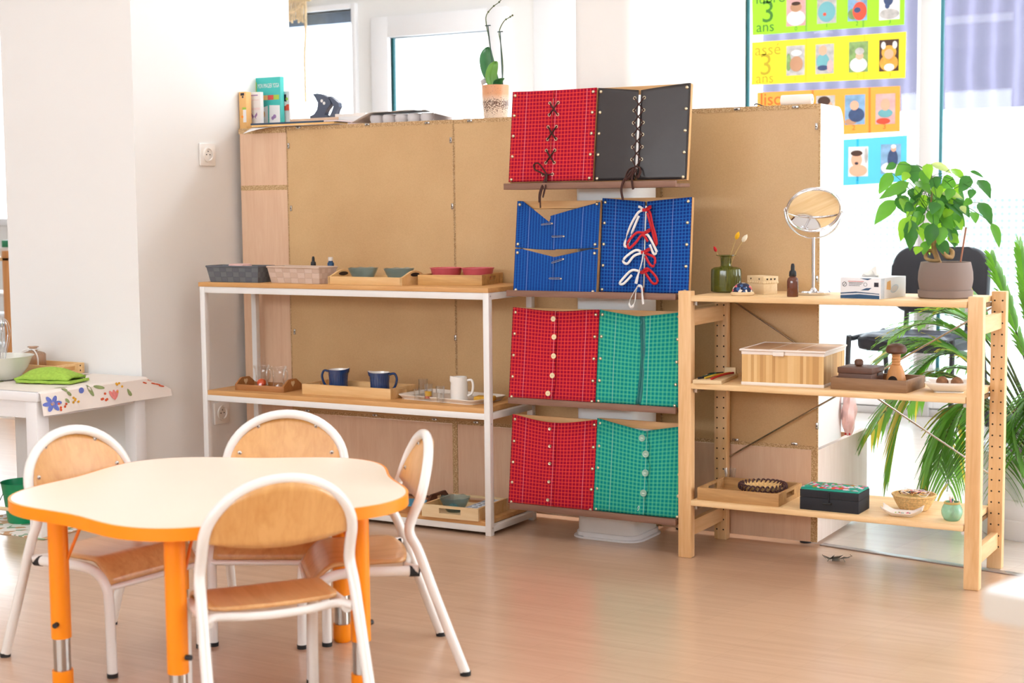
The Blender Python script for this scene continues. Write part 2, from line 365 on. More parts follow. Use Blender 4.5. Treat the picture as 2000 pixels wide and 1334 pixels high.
# ------------------------------------------------------------------ mesh builder
class MB:
    def __init__(s, mat=None):
        s.bm = bmesh.new(); s.mats = []; s.mi = 0; s.X = Matrix(); s.B = Matrix(); s.uv = s.bm.loops.layers.uv.new('UVMap')
        if mat: s.m(mat)
    def m(s, name):
        if name not in s.mats: s.mats.append(name)
        s.mi = s.mats.index(name); return s
    def at(s, x=0, y=0, z=0, rz=0, rx=0, ry=0):
        s.X = s.B @ Matrix.Translation((x, y, z)) @ Matrix.Rotation(rz, 4, 'Z') @ Matrix.Rotation(ry, 4, 'Y') @ Matrix.Rotation(rx, 4, 'X'); return s
    def v(s, p): return s.bm.verts.new(s.X @ Vector(p))
    def f(s, vs, uvs=None):
        try: fc = s.bm.faces.new(vs)
        except ValueError: return None
        fc.material_index = s.mi; fc.smooth = True
        if uvs:
            for lp, q in zip(fc.loops, uvs): lp[s.uv].uv = q
        return fc
    def box(s, x0, y0, z0, x1, y1, z1, b=0, seg=2):
        V = [s.v((x, y, z)) for z in (z0, z1) for y in (y0, y1) for x in (x0, x1)]
        F = [s.f([V[i] for i in q]) for q in ((0, 2, 3, 1), (4, 5, 7, 6), (0, 1, 5, 4), (2, 6, 7, 3), (0, 4, 6, 2), (1, 3, 7, 5))]
        if b:
            E = list({e for fc in F for e in fc.edges})
            r = bmesh.ops.bevel(s.bm, geom=E, offset=b, segments=seg, profile=.5, affect='EDGES', clamp_overlap=True)
            for fc in r['faces']: fc.smooth = True; fc.material_index = s.mi
        return s
    def tube(s, pts, r, closed=False, n=10, cap=True, flat=None):
        pts = [Vector(p) for p in pts]; N = len(pts)
        rs = r if isinstance(r, (list, tuple)) else [r]*N
        rings = []; nrm = None
        for i, p in enumerate(pts):
            a = pts[(i-1) % N] if (closed or i > 0) else p; c = pts[(i+1) % N] if (closed or i < N-1) else p
            t = (c-a).normalized()
            if nrm is None:
                nrm = Vector((0, 0, 1)) if abs(t.z) < .9 else Vector((1, 0, 0))
            nrm = (nrm - t*nrm.dot(t))
            if nrm.length < 1e-6: nrm = t.orthogonal()
            nrm.normalize(); bn = t.cross(nrm)
            k = flat or 1
            rings.append([s.v(p + nrm*(cos(2*pi*j/n)*rs[i]) + bn*(sin(2*pi*j/n)*rs[i]*k)) for j in range(n)])
        for i in range(N if closed else N-1):
            A, B = rings[i], rings[(i+1) % N]
            for j in range(n): s.f([A[j], A[(j+1) % n], B[(j+1) % n], B[j]])
        if cap and not closed: s.f(rings[0][::-1]); s.f(rings[-1])
        return s
    def cyl(s, p0, p1, r, n=16): return s.tube([p0, p1], r, n=n)
    def rev(s, fn, nt, n=32, c=(0, 0, 0), cap0=True, cap1=False):
        "surface of revolution: fn(t, theta) -> (r, z), t in 0..1"
        R = []
        for i in range(nt+1):
            R.append([s.v((c[0]+fn(i/nt, 2*pi*j/n)[0]*cos(2*pi*j/n), c[1]+fn(i/nt, 2*pi*j/n)[0]*sin(2*pi*j/n), c[2]+fn(i/nt, 2*pi*j/n)[1])) for j in range(n)])
        for i in range(nt):
            for j in range(n): s.f([R[i][j], R[i][(j+1) % n], R[i+1][(j+1) % n], R[i+1][j]])
        if cap0: s.f(R[0][::-1])
        if cap1: s.f(R[-1])
        return s
    def lathe(s, prof, n=32, c=(0, 0, 0), sx=1, sy=1, cap=True):
        R = []
        for r, z in prof: R.append([s.v((c[0]+max(r, 1e-5)*sx*cos(2*pi*j/n), c[1]+max(r, 1e-5)*sy*sin(2*pi*j/n), c[2]+z)) for j in range(n)])
        for a, b in zip(R, R[1:]):
            for j in range(n): s.f([a[j], a[(j+1) % n], b[(j+1) % n], b[j]])
        if cap: s.f(R[0][::-1]); s.f(R[-1])
        return s
    def prism(s, out, z0, z1, b=0, seg=2):
        A = [s.v((x, y, z0)) for x, y in out]; B = [s.v((x, y, z1)) for x, y in out]; n = len(out)
        fb = s.f(A[::-1]); ft = s.f(B)
        for i in range(n): s.f([A[i], A[(i+1) % n], B[(i+1) % n], B[i]])
        if b:
            E = list(fb.edges)+list(ft.edges)
            r = bmesh.ops.bevel(s.bm, geom=E, offset=b, segments=seg, profile=.5, affect='EDGES', clamp_overlap=True)
            for fc in r['faces']: fc.smooth = True; fc.material_index = s.mi
        return s
    def ball(s, c, r, n=14, k=8, sc=(1, 1, 1)):
        return s.lathe([(r*sin(pi*i/k), -r*cos(pi*i/k)) for i in range(k+1)], n, (0, 0, 0)) if False else s._ball(c, r, n, k, sc)
    def _ball(s, c, r, n, k, sc):
        R = []
        for i in range(k+1):
            a = pi*i/k
            R.append([s.v((c[0]+max(r*sin(a), 1e-5)*sc[0]*cos(2*pi*j/n), c[1]+max(r*sin(a), 1e-5)*sc[1]*sin(2*pi*j/n), c[2]-r*cos(a)*sc[2])) for j in range(n)])
        for a, b in zip(R, R[1:]):
            for j in range(n): s.f([a[j], a[(j+1) % n], b[(j+1) % n], b[j]])
        s.f(R[0][::-1]); s.f(R[-1]); return s
    def sheet(s, fn, nu, nv, uvfn=None):
        G = [[s.v(fn(i/nu, j/nv)) for j in range(nv+1)] for i in range(nu+1)]
        for i in range(nu):
            for j in range(nv):
                q = ((i, j), (i+1, j), (i+1, j+1), (i, j+1))
                s.f([G[a][b] for a, b in q], [uvfn(a/nu, b/nv) if uvfn else (a/nu, b/nv) for a, b in q])
        return s
    def poly(s, pts): return s.f([s.v(p) for p in pts])
    def disc(s, c, r, n=16, ax='y', ry=None):
        q = []
        for j in range(n):
            a = 2*pi*j/n; u, w = r*cos(a), (ry or r)*sin(a)
            q.append((c[0]+u, c[1], c[2]+w) if ax == 'y' else ((c[0]+u, c[1]+w, c[2]) if ax == 'z' else (c[0], c[1]+u, c[2]+w)))
        if ax == 'z': pass
        s.poly(q); return s
    def strip(s, pts, w, wdir=(0, 0, 1)):
        "flat ribbon along pts; width along wdir made perpendicular to the path"
        pts = [Vector(p) for p in pts]; L = []
        for i, p in enumerate(pts):
            t = (pts[min(i+1, len(pts)-1)]-pts[max(i-1, 0)]).normalized(); d = Vector(wdir); d = d - t*d.dot(t)
            if d.length < 1e-5: d = t.orthogonal()
            d.normalize(); L.append((s.v(p-d*w/2), s.v(p+d*w/2)))
        for a, b in zip(L, L[1:]): s.f([a[0], b[0], b[1], a[1]])
        return s
    def text(s, txt, size, extr=0.0):
        cu = bpy.data.curves.new('t', 'FONT'); cu.body = txt; cu.size = size; cu.extrude = extr; cu.resolution_u = 3
        ob = bpy.data.objects.new('t', cu); COL.objects.link(ob)
        dg = bpy.context.evaluated_depsgraph_get(); me = bpy.data.meshes.new_from_object(ob.evaluated_get(dg))
        V = [s.v(v.co) for v in me.vertices]
        for p in me.polygons: s.f([V[i] for i in p.vertices])
        bpy.data.objects.remove(ob); bpy.data.curves.remove(cu); bpy.data.meshes.remove(me); return s
    def build(s, name, parent=None, sharp=38, solid=0, normals=True):
        if normals: bmesh.ops.recalc_face_normals(s.bm, faces=s.bm.faces[:])
        me = bpy.data.meshes.new(name); s.bm.to_mesh(me); s.bm.free()
        for k in s.mats: me.materials.append(MATS[k])
        if sharp: me.set_sharp_from_angle(angle=radians(sharp))
        o = bpy.data.objects.new(name, me); COL.objects.link(o)
        if parent: o.parent = parent
        if solid:
            md = o.modifiers.new('thickness', 'SOLIDIFY'); md.thickness = solid; md.offset = 0
        return o

def tag(o, label=None, cat=None, group=None, kind=None):
    if label: o['label'] = label
    if cat: o['category'] = cat
    if group: o['group'] = group
    if kind: o['kind'] = kind
    return o
def thing(name, label, cat, loc=(0, 0, 0), rz=0, group=None, rx=0):
    o = bpy.data.objects.new(name, None); COL.objects.link(o); o.empty_display_size = .05
    o.location = loc; o.rotation_euler = (rx, 0, rz)
    return tag(o, label, cat, group)
def struct(name, mb, **k):
    o = mb.build(name, **k); o['kind'] = 'structure'; return o
def one(name, mb, label, cat, loc=(0, 0, 0), rz=0, group=None, **k):
    o = mb.build(name, **k); o.location = loc; o.rotation_euler = (0, 0, rz); return tag(o, label, cat, group)
def copy_thing(root, loc, rz, label=None, group=None):
    r = root.copy(); COL.objects.link(r); r.location = loc; r.rotation_euler = (root.rotation_euler[0], 0, rz)
    if label: r['label'] = label
    if group: r['group'] = group
    for ch in list(root.children):
        c = ch.copy(); COL.objects.link(c); c.parent = r
        for g in list(ch.children):
            d = g.copy(); COL.objects.link(d); d.parent = c
    return r
def foot(fl, fr, rr, z):
    "footprint on the plane z from three seen base corners: origin, heading, width, depth"
    a, b = atz(*fl, z), atz(*fr, z)
    d = b-a; rz = atan2(d.y, d.x); n = Vector((-sin(rz), cos(rz), 0)); lo, hi = 0.0, .6
    for _ in range(40):
        m = (lo+hi)/2; q = b+n*m-CAM
        if 1000+F_PX*q.dot(_r2)/q.dot(_f) < rr[0]: lo = m
        else: hi = m
    return a, rz, d.length, lo
def bez(p0, p1, p2, n=10):
    p0, p1, p2 = Vector(p0), Vector(p1), Vector(p2)
    return [p0*(1-t)**2 + p1*2*t*(1-t) + p2*t*t for t in [i/n for i in range(n+1)]]
def smooth_path(P, n=6):
    P = [Vector(p) for p in P]; out = []
    for i in range(len(P)-1):
        a, b, c, d = P[max(i-1, 0)], P[i], P[i+1], P[min(i+2, len(P)-1)]
        for k in range(n):
            t = k/n
            out.append(.5*((2*b)+(c-a)*t+(2*a-5*b+4*c-d)*t*t+(3*b-a-3*c+d)*t**3))
    out.append(P[-1]); return out
def mbw(root, mat):
    "builder taking world coordinates for a part of root"
    s = MB(mat); s.B = root.matrix_basis.inverted(); s.X = s.B; return s

# ================================================================== the setting
YB = 7.45
dS = Vector((.9813, -.1925, 0)); pS = Vector((-1.463, 4.458, 0))
def online(x): return pS + dS*((x-pS.x)/dS.x)
mb = MB('floor_oak'); a, b = online(-11), online(4)
mb.poly([(-11, -2.5, 0), (4, -2.5, 0), (4, b.y, 0), (-11, a.y, 0)]); struct('floor', mb)
mb = MB('floor_glare_pale'); mb.poly([(-11, a.y, 0), (4, b.y, 0), (4, YB+.3, 0), (-11, YB+.3, 0)]); struct('floor_far', mb)  # same wood beyond the strip, coloured paler for the window glare
mb = MB('alu'); mb.at(pS.x, pS.y, 0, atan2(dS.y, dS.x)); mb.box(0, -.014, 0, 3.2, .014, .004, .0015); struct('trim_1', mb)
mb = MB('wall_white'); mb.box(-11, -2.5, 2.75, 4, YB+.3, 2.85); struct('ceiling', mb)
mb = MB('wall_white'); mb.box(-4.357, 3.908, 0, -3.722, 4.775, 2.75); struct('wall_left', mb)
mb = MB('paint_white'); mb.box(-4.362, 3.898, 0, -3.722, 3.908, .06, .002); mb.box(-3.722, 3.898, 0, -3.712, 4.775, .06, .002); struct('baseboard_left', mb)

def BX(px, py=60): return aty(px, py, YB).x
def BZ(px, py): return aty(px, py, YB).z
w1l, w1r = -6.75, BX(692, 100)
zt1 = BZ(690, 17)
w2l, w2r = BX(763, 100), BX(957, 100); zt2 = BZ(763, 74)
s2l, s2r = BX(729, 60), BX(980, 30); st2 = BZ(729, 43)
w3l, w3r = BX(1456, 100), BX(1793, 200); w4l = BX(1834, 200)
zb3 = aty(1690, 783, YB).z
SILL = .95
mb = MB('wall_white'); T = (YB, YB+.25)
def wbox(x0, x1, z0, z1): mb.box(x0, T[0], z0, x1, T[1], z1)
wbox(-11, -9.6, 0, 2.75); wbox(-9.6, -7.2, 0, SILL); wbox(-9.6, -7.2, 2.35, 2.75); wbox(-7.2, w1l, 0, 2.75)
wbox(w1l, w2r, 0, SILL); wbox(w1l, w1r, zt1, 2.75); wbox(w1r, w2l, SILL, 2.75); wbox(w2l, w2r, zt2, 2.75)
wbox(w2r, w3l, 0, 2.75); wbox(w3l, 1.6, 2.6, 2.75); wbox(w3l, 1.6, 0, zb3); wbox(1.6, 4, 0, 2.75)
struct('wall_back', mb)
mb = MB('frame_white')
x44 = BX(1044, 60); xe = BX(1180, 60); mb.box(x44, YB-.012, 0, xe, YB+.01, 2.75, .003)
x58 = BX(1358, 60); mb.box(x58, YB-.016, 0, w3l-.03, YB+.01, 2.75, .003)
struct('trim_2', mb)

def window(name, x0, x1, z0, z1, fw, mats=('frame_white', 'pane'), depth=.03, bead=True):
    o = MB(mats[0])
    o.box(x0-fw, YB-depth, z0-fw, x0, YB+.05, z1+fw, .004); o.box(x1, YB-depth, z0-fw, x1+fw, YB+.05, z1+fw, .004)
    o.box(x0, YB-depth, z1, x1, YB+.05, z1+fw, .004); o.box(x0, YB-depth, z0-fw, x1, YB+.05, z0, .004)
    root = struct(name, o)
    g = MB(mats[1]); g.box(x0-.005, YB+.03, z0-.005, x1+.005, YB+.036, z1+.005); g.build('pane', root)
    if bead:
        g = MB('gasket'); g.box(x0, YB+.012, z0, x0+.014, YB+.03, z1); g.build('gasket', root)
    return root
w = window('window_1', w1l, w1r, SILL+.05, zt1, .03, bead=False)
g = MB('blind'); zbl = BZ(690, 40); g.box(w1l, YB+.06, zbl, w1r, YB+.16, zt1-.002); g.build('roller_blind', w)
w = window('window_2', w2l, w2r, SILL+.12, zt2, abs(w2l-s2l))
g = MB('sill_grey'); g.box(s2l-.012, YB-.012, SILL, s2l-.001, YB+.01, st2+.012); g.box(s2l-.012, YB-.012, st2+.001, s2r, YB+.01, st2+.012); g.build('sash_seal', w)
window('window_3', w3l, w3r, zb3+.02, 2.55, .035)
window('window_4', w4l, 1.5, zb3+.02, 2.55, .035)
mb = MB('sill_grey'); mb.box(w3r+.02, YB-.045, 0, w4l-.02, YB+.06, 2.6, .004); struct('trim_3', mb)
mb = MB('sill_grey'); mb.box(w3l-.04, YB-.03, 0, 1.6, YB-.0, zb3-.02, .003); struct('baseboard_back', mb)
window('window_5', -9.5, -7.3, SILL+.05, 2.3, .05, bead=False)

# outside
mb = MB('outside_white'); mb.box(-30, YB+.4, -.25, 20, 40, -.2); struct('ground_outside', mb)
mb = MB('outside_white'); mb.box(-5.4, 14, -.2, 8, 14.4, 1.88); struct('wall_outside', mb)
mb = MB('boards'); mb.box(-5.4, 13.95, 1.88, 8, 14.3, 5.5); struct('wall_outside_boards', mb)
zr = aty(1690, 365, 8.2).z
one('balcony_screen', (lambda o: (o.box(-3.6, 8.2, -.2, 2.5, 8.22, zr-.06), o.m('outside_white'), o.box(-3.6, 8.17, zr-.03, 2.5, 8.25, zr+.02, .005), [o.box(-3.6+k*1.5, 8.19, -.2, -3.55+k*1.5, 8.23, zr) for k in range(5)], o)[-1])(MB('perforated')),
    'white perforated balcony screen with a top rail, outside the glass behind the black chairs', 'balcony screen')

# column
def rrect(x0, y0, x1, y1, r, n=6):
    o = []
    for cx, cy, a0 in ((x1-r, y0+r, -pi/2), (x1-r, y1-r, 0), (x0+r, y1-r, pi/2), (x0+r, y0+r, pi)):
        for i in range(n+1): a = a0+pi/2*i/n; o.append((cx+r*cos(a), cy+r*sin(a)))
    return o
mb = MB('wall_white'); c0 = (-2.19, 4.213, -1.983, 4.405)
mb.prism(rrect(*c0, .035), 0, 2.75); mb.m('paint_white')
mb.prism(rrect(c0[0]-.016, c0[1]-.016, c0[2]+.016, c0[3]+.012, .05), 0, .006, .002)
mb.prism(rrect(c0[0]-.006, c0[1]-.006, c0[2]+.006, c0[3]+.006, .04), .006, .02, .003)
struct('column', mb)

# ================================================================== wall sockets
def socket(px, py, label, round_only=False):
    p = atx(px, py, -3.722); r = thing('wall_socket', label, 'wall socket', p)
    o = MB('china_white'); o.at(0, 0, 0)
    o.box(0, -.041, -.041, .009, .041, .041, .003); o.build('cover_plate', r)
    o = MB('china_white'); o.at(ry=pi/2); o.lathe([(.028, .009), (.028, .013), (.025, .014), (.021, .014), (.02, .008), (.0, .008)], 28, cap=False)
    o.m('dark_hole'); o.at(0, 0, 0)
    for y, z in ((-.009, .0), (.009, .0), (0, .011)): o.ball((.0085, y, z), .0026, 8, 5)
    o.build('socket_face', r)
socket(403, 302, 'white wall socket on the wall above the grey basket')
socket(431, 806, 'white wall socket low on the wall, seen through the white metal shelf')

# ================================================================== cabinets seen from behind
CY, CH, CB = 4.43, 1.343, .300
def clip(root, x, z, vert=False):
    w_, h_ = (.008, .02) if vert else (.02, .008)
    o = mbw(root, 'steel'); o.box(x-w_/2, CY-.004, z-h_/2, x+w_/2, CY+.002, z+h_/2, .0012)
    o.m('dark_hole'); o.disc((x, CY-.0043, z), .0022, 8); o.build('clip', root)
def cabinet(x0, x1, label, clips, side_right=False, name='storage_cabinet'):
    r = thing(name, label, 'cabinet', ((x0+x1)/2, CY+.19, 0)); D = .39; t = .014
    o = mbw(r, 'hardboard'); o.box(x0+.003, CY, CB+.006, x1-.003, CY+.004, CH-.006); o.build('back_panel', r)
    o = mbw(r, 'chipboard')
    o.box(x0, CY-.001, CH-t, x1-.0006, CY+.004, CH); o.box(x0, CY-.001, CB-.003, x1, CY+.004, CB+.009)
    o.box(x0, CY-.001, CB+.009, x0+.0035, CY+.004, CH-t); o.box(x1-.0045, CY-.001, CB+.009, x1-.0006, CY+.004, CH-t); o.build('chipboard_edge', r)
    o = mbw(r, 'beech_lam'); o.box(x0+.0005, CY+.0045, CH-t, x1-(.0125 if side_right else .0006), CY+.22, CH-.0006, .002); o.build('top_panel', r)
    dd = .228 if side_right else .22
    if side_right:
        y1 = CY+dd; rr = .055; out = [(CY+.0045, CB+.005), (y1, CB+.005)]+[(y1-rr+rr*cos(a), CH-.07+.07*sin(a)) for a in [pi/2*i/10 for i in range(11)]]+[(CY+.0045, CH)]
        o = mbw(r, 'paint_white'); V0 = [o.v((x1-.012, y, z)) for y, z in out]; V1 = [o.v((x1, y, z)) for y, z in out]
        o.f(V0[::-1]); o.f(V1); n = len(out)
        for i in range(n): o.f([V0[i], V0[(i+1) % n], V1[(i+1) % n], V1[i]])
        o.build('side_panel', r)
    else:
        o = mbw(r, 'beech_lam'); o.box(x1-.012, CY+.004, CB, x1-.0005, CY+dd, CH-t); o.build('side_panel', r)
    o = mbw(r, 'beech_lam'); o.box(x0, CY+.004, CB, x0+.012, CY+.22, CH-t); o.build('side_panel', r)
    o = mbw(r, 'beech_lam'); 
    for z in (.62, .96): o.box(x0+.012, CY+.02, z, x1-.012, CY+.22, z+.012)
    o.build('shelf', r)
    o = mbw(r, 'beech_lam'); o.box(x0+.012, CY, .012, x1-.02, CY+.006, CB-.004)
    o.box(x0, CY, .012, x0+.012, CY+D+.12, CB-.004); o.box(x0+.012, CY+.4, .012, x1-.02, CY+.412, CB-.004); o.build('base', r)
    o = mbw(r, 'chipboard'); o.box(x1-.02, CY-.001, .012, x1-.0, CY+.004, CB-.003); o.build('chipboard_edge', r)
    o = mbw(r, 'beech_pale' if side_right else 'beech_lam'); o.box(x1-.019, CY+.004, .012, x1-.0006, CY+.515, CB-.003); o.build('base_side', r)
    o = mbw(r, 'plastic_black'); 
    for x in (x0+.05, x1-.05):
        for y in (CY+.04, CY+.3): o.lathe([(.018, 0), (.018, .012)], 12, (x, y, 0))
    o.build('levelling_foot', r)
    for x, z, vv in clips: clip(r, x, z, vv)
    return r
r = thing('corner_cabinet', 'narrow pinkish beech cabinet against the pillar wall, two panels above each other', 'cabinet', (-3.585, CY+.15, 0))
xa, xb = -3.694, -3.478
for z0, z1 in ((.012, .6), (.6, 1.115), (1.133, CH-.02)):
    o = mbw(r, 'beech_lam'); o.box(xa, CY, z0, xb, CY+.3, z1); o.build('panel', r)
o = mbw(r, 'chipboard'); o.box(xa, CY-.001, 1.115, xb, CY+.3, 1.133); o.box(xa-.004, CY-.002, CH-.02, xb, CY+.3, CH); o.build('chipboard_edge', r)
xs1, xs2 = -2.760, aty(1292, 380, CY).x
def cx(px, py): q = aty(px, py, CY); return q.x, q.z
cabinet(xb+.002, xs1, 'wide hardboard backed cabinet behind the white metal shelf', [(*cx(583, 249), False), (*cx(718, 243), False), (*cx(835, 240), False), (*cx(564, 285), True), (*cx(569, 407), True), (*cx(576, 648), True), (*cx(881, 274), True), (*cx(884, 403), True), (*cx(890, 660), True), (*cx(601, 802), False), (*cx(733, 811), False), (*cx(849, 819), False)])
cabinet(xs1+.001, xs2, 'hardboard backed cabinet behind the white column and the red lacing frames', [(*cx(918, 236), False), (*cx(930, 825), False)])
cabinet(xs2+.001, -1.469, 'hardboard backed cabinet with a white rounded end panel, behind the pine shelf', [(*cx(1440, 213), False), (*cx(1554, 209), False), (*cx(1595, 247), True), (*cx(1596, 545), True), (*cx(1596, 832), True), (*cx(1437, 859), False), (*cx(1552, 867), False)], True)

# ================================================================== white metal shelf
SX, SY, SW, SD, SHT = -3.611, 4.0915, 1.183, .300, .7764
r = thing('metal_shelf', 'low white metal frame shelf with three oak boards, behind the flower table', 'shelf', (SX+SW/2, SY+SD/2, 0))
pt = .0215
for x in (SX, SX+SW-pt):
    for y in (SY, SY+SD-pt):
        o = mbw(r, 'metal_white'); o.box(x, y, 0, x+pt, y+pt, SHT, .0015); o.build('post', r)
for z0 in (SHT-.022, .373, .011):
    o = mbw(r, 'metal_white'); z1 = z0+.02
    if z0 > .7: z1 = SHT-.0003
    o.box(SX+pt, SY+.001, z0, SX+SW-pt, SY+pt-.001, z1, .001); o.box(SX+pt, SY+SD-pt+.001, z0, SX+SW-pt, SY+SD-.001, z1, .001)
    o.box(SX+.001, SY+pt, z0, SX+pt-.001, SY+SD-pt, z1, .001); o.box(SX+SW-pt+.001, SY+pt, z0, SX+SW-.001, SY+SD-pt, z1, .001); o.build('rail', r)
BT, BM_, BL = .7915, .410, .0455
for z0, z1, e in ((SHT, BT, .004), (.393, BM_, -pt), (.031, BL, -pt)):
    o = mbw(r, 'oak_board'); 
    if e > 0: o.box(SX-e, SY-.002, z0, SX+SW, SY+SD, z1, .001)
    else: o.box(SX+pt+.0005, SY+.002, z0, SX+SW-pt-.0005, SY+SD-.002, z1, .001)
    o.build('shelf_board', r)
o = mbw(r, 'screw')
for z in (SHT-.011, .36, .025): o.ball((SX+SW, SY+.011, z), .0035, 10, 6, (.4, 1, 1)); o.ball((SX+SW, SY+SD-.011, z), .0035, 10, 6, (.4, 1, 1))
o.build('screw_heads', r)

# ================================================================== pine shelf
WX, WY, WW, WD, WH = -1.7892, 4.1049, .8785, .3117, .7943
pw, pd = .0415, .0308
r = thing('pine_shelf', 'low untreated pine shelf with round peg holes, in front of the window', 'shelf', (WX+WW/2, WY+WD/2, 0))
for x in (WX, WX+WW-pw):
    for y, back in ((WY, False), (WY+WD-pd, True)):
        o = mbw(r, 'pine_z'); o.box(x, y, 0, x+pw, y+pd, WH, .003)
        o.m('dark_hole')
        if back:
            for i in range(23):
                for xx in (x+pw*.24, x+pw*.76):
                    z = .7364-.032*i if x < -1.5 else .7684-.032*i
                    if z > .03: o.disc((xx, y-.0006, z), .0026, 10)
        o.build('post', r)
    for z in (.03, WH-.135):
        o = mbw(r, 'pine_y'); o.box(x+.011, WY+pd-.004, z+.03, x+pw-.011, WY+WD-pd+.001, z+.076, .002); o.build('side_rail', r)
    for z in (.1763, .5243, .7816):
        o = mbw(r, 'steel'); xx = x+pw-.001 if x < -1.5 else x-.012
        o.box(xx, WY+.02, z-.03, xx+.012, WY+WD-.02, z-.0185); o.build('shelf_bracket', r)
WB, WM, WT = .1763, .5243, .7816
for z in (WB, WM, WT):
    o = mbw(r, 'pine_x'); o.box(WX+pw-.0005-.0, WY-.002, z-.0175, WX+WW-pw-.001, WY+WD-.003, z, .003); 
    o.box(WX+pw*.6, WY+.05, z-.0175, WX+WW-pw*.6, WY+WD-.05, z, .001) if False else None
    o.build('shelf_board', r)
yb = WY+WD+.004
for (xa_, za, xb_, zb) in ((WX+.04, .755, WX+WW-.03, .26), (WX+.04, .26, WX+WW-.03, .755)):
    o = mbw(r, 'steel'); o.cyl((xa_, yb-.008, za), (xb_, yb-.008, zb), .0028, 8); o.build('brace_rod', r)

# ================================================================== flower table
TC = Vector((-2.228, 2.571)); TZ = .432; T0 = .135
r = thing('flower_table', 'low flower shaped children\'s table with a cream top, orange edge and orange legs', 'table', (TC.x, TC.y, 0))
def flower(off, n=160): return [((.4177+off+.030*cos(5*(a-T0)))*cos(a), (.4177+off+.030*cos(5*(a-T0)))*sin(a)) for a in [2*pi*i/n for i in range(n)]]
o = MB('orange'); o.prism(flower(0), TZ-.026, TZ-.0008, .006, 3); o.build('tabletop_edge', r, sharp=50)
o = MB('cream_top'); o.prism(flower(-.006), TZ-.004, TZ, .001, 1); o.build('tabletop', r)
for k in range(5):
    a = T0+2*pi*k/5-(.09 if k == 2 else .03 if k == 1 else 0); rl = .372 if k == 2 else .356 if k == 1 else .348; x, y = rl*cos(a), rl*sin(a)
    g = MB('orange'); g.at(x, y); g.lathe([(.0215, .116), (.0215, TZ-.026)], 24); g.lathe([(.036, TZ-.032), (.036, TZ-.026)], 24); lg = g.build('leg', r)
    g = MB('steel'); g.at(x, y); g.lathe([(.0185, .04), (.0185, .118)], 24); g.build('steel_tube', lg)
    g = MB('orange'); g.at(x, y); g.lathe([(.018, .0), (.0215, .004), (.0225, .012), (.0225, .044)], 24); g.build('foot', lg)
    g = MB('plastic_black'); b_ = a+1.2; g.cyl((x+.019*cos(b_), y+.019*sin(b_), .15), (x+.033*cos(b_), y+.033*sin(b_), .15), .0058, 12); g.build('screw_knob', lg)
    g = MB('orange_dark'); q = a+pi-.35; g.cyl((x+.02*cos(q), y+.02*sin(q), .29), (x+.07*cos(q), y+.07*sin(q), TZ-.028), .0035, 8); g.build('brace', lg)

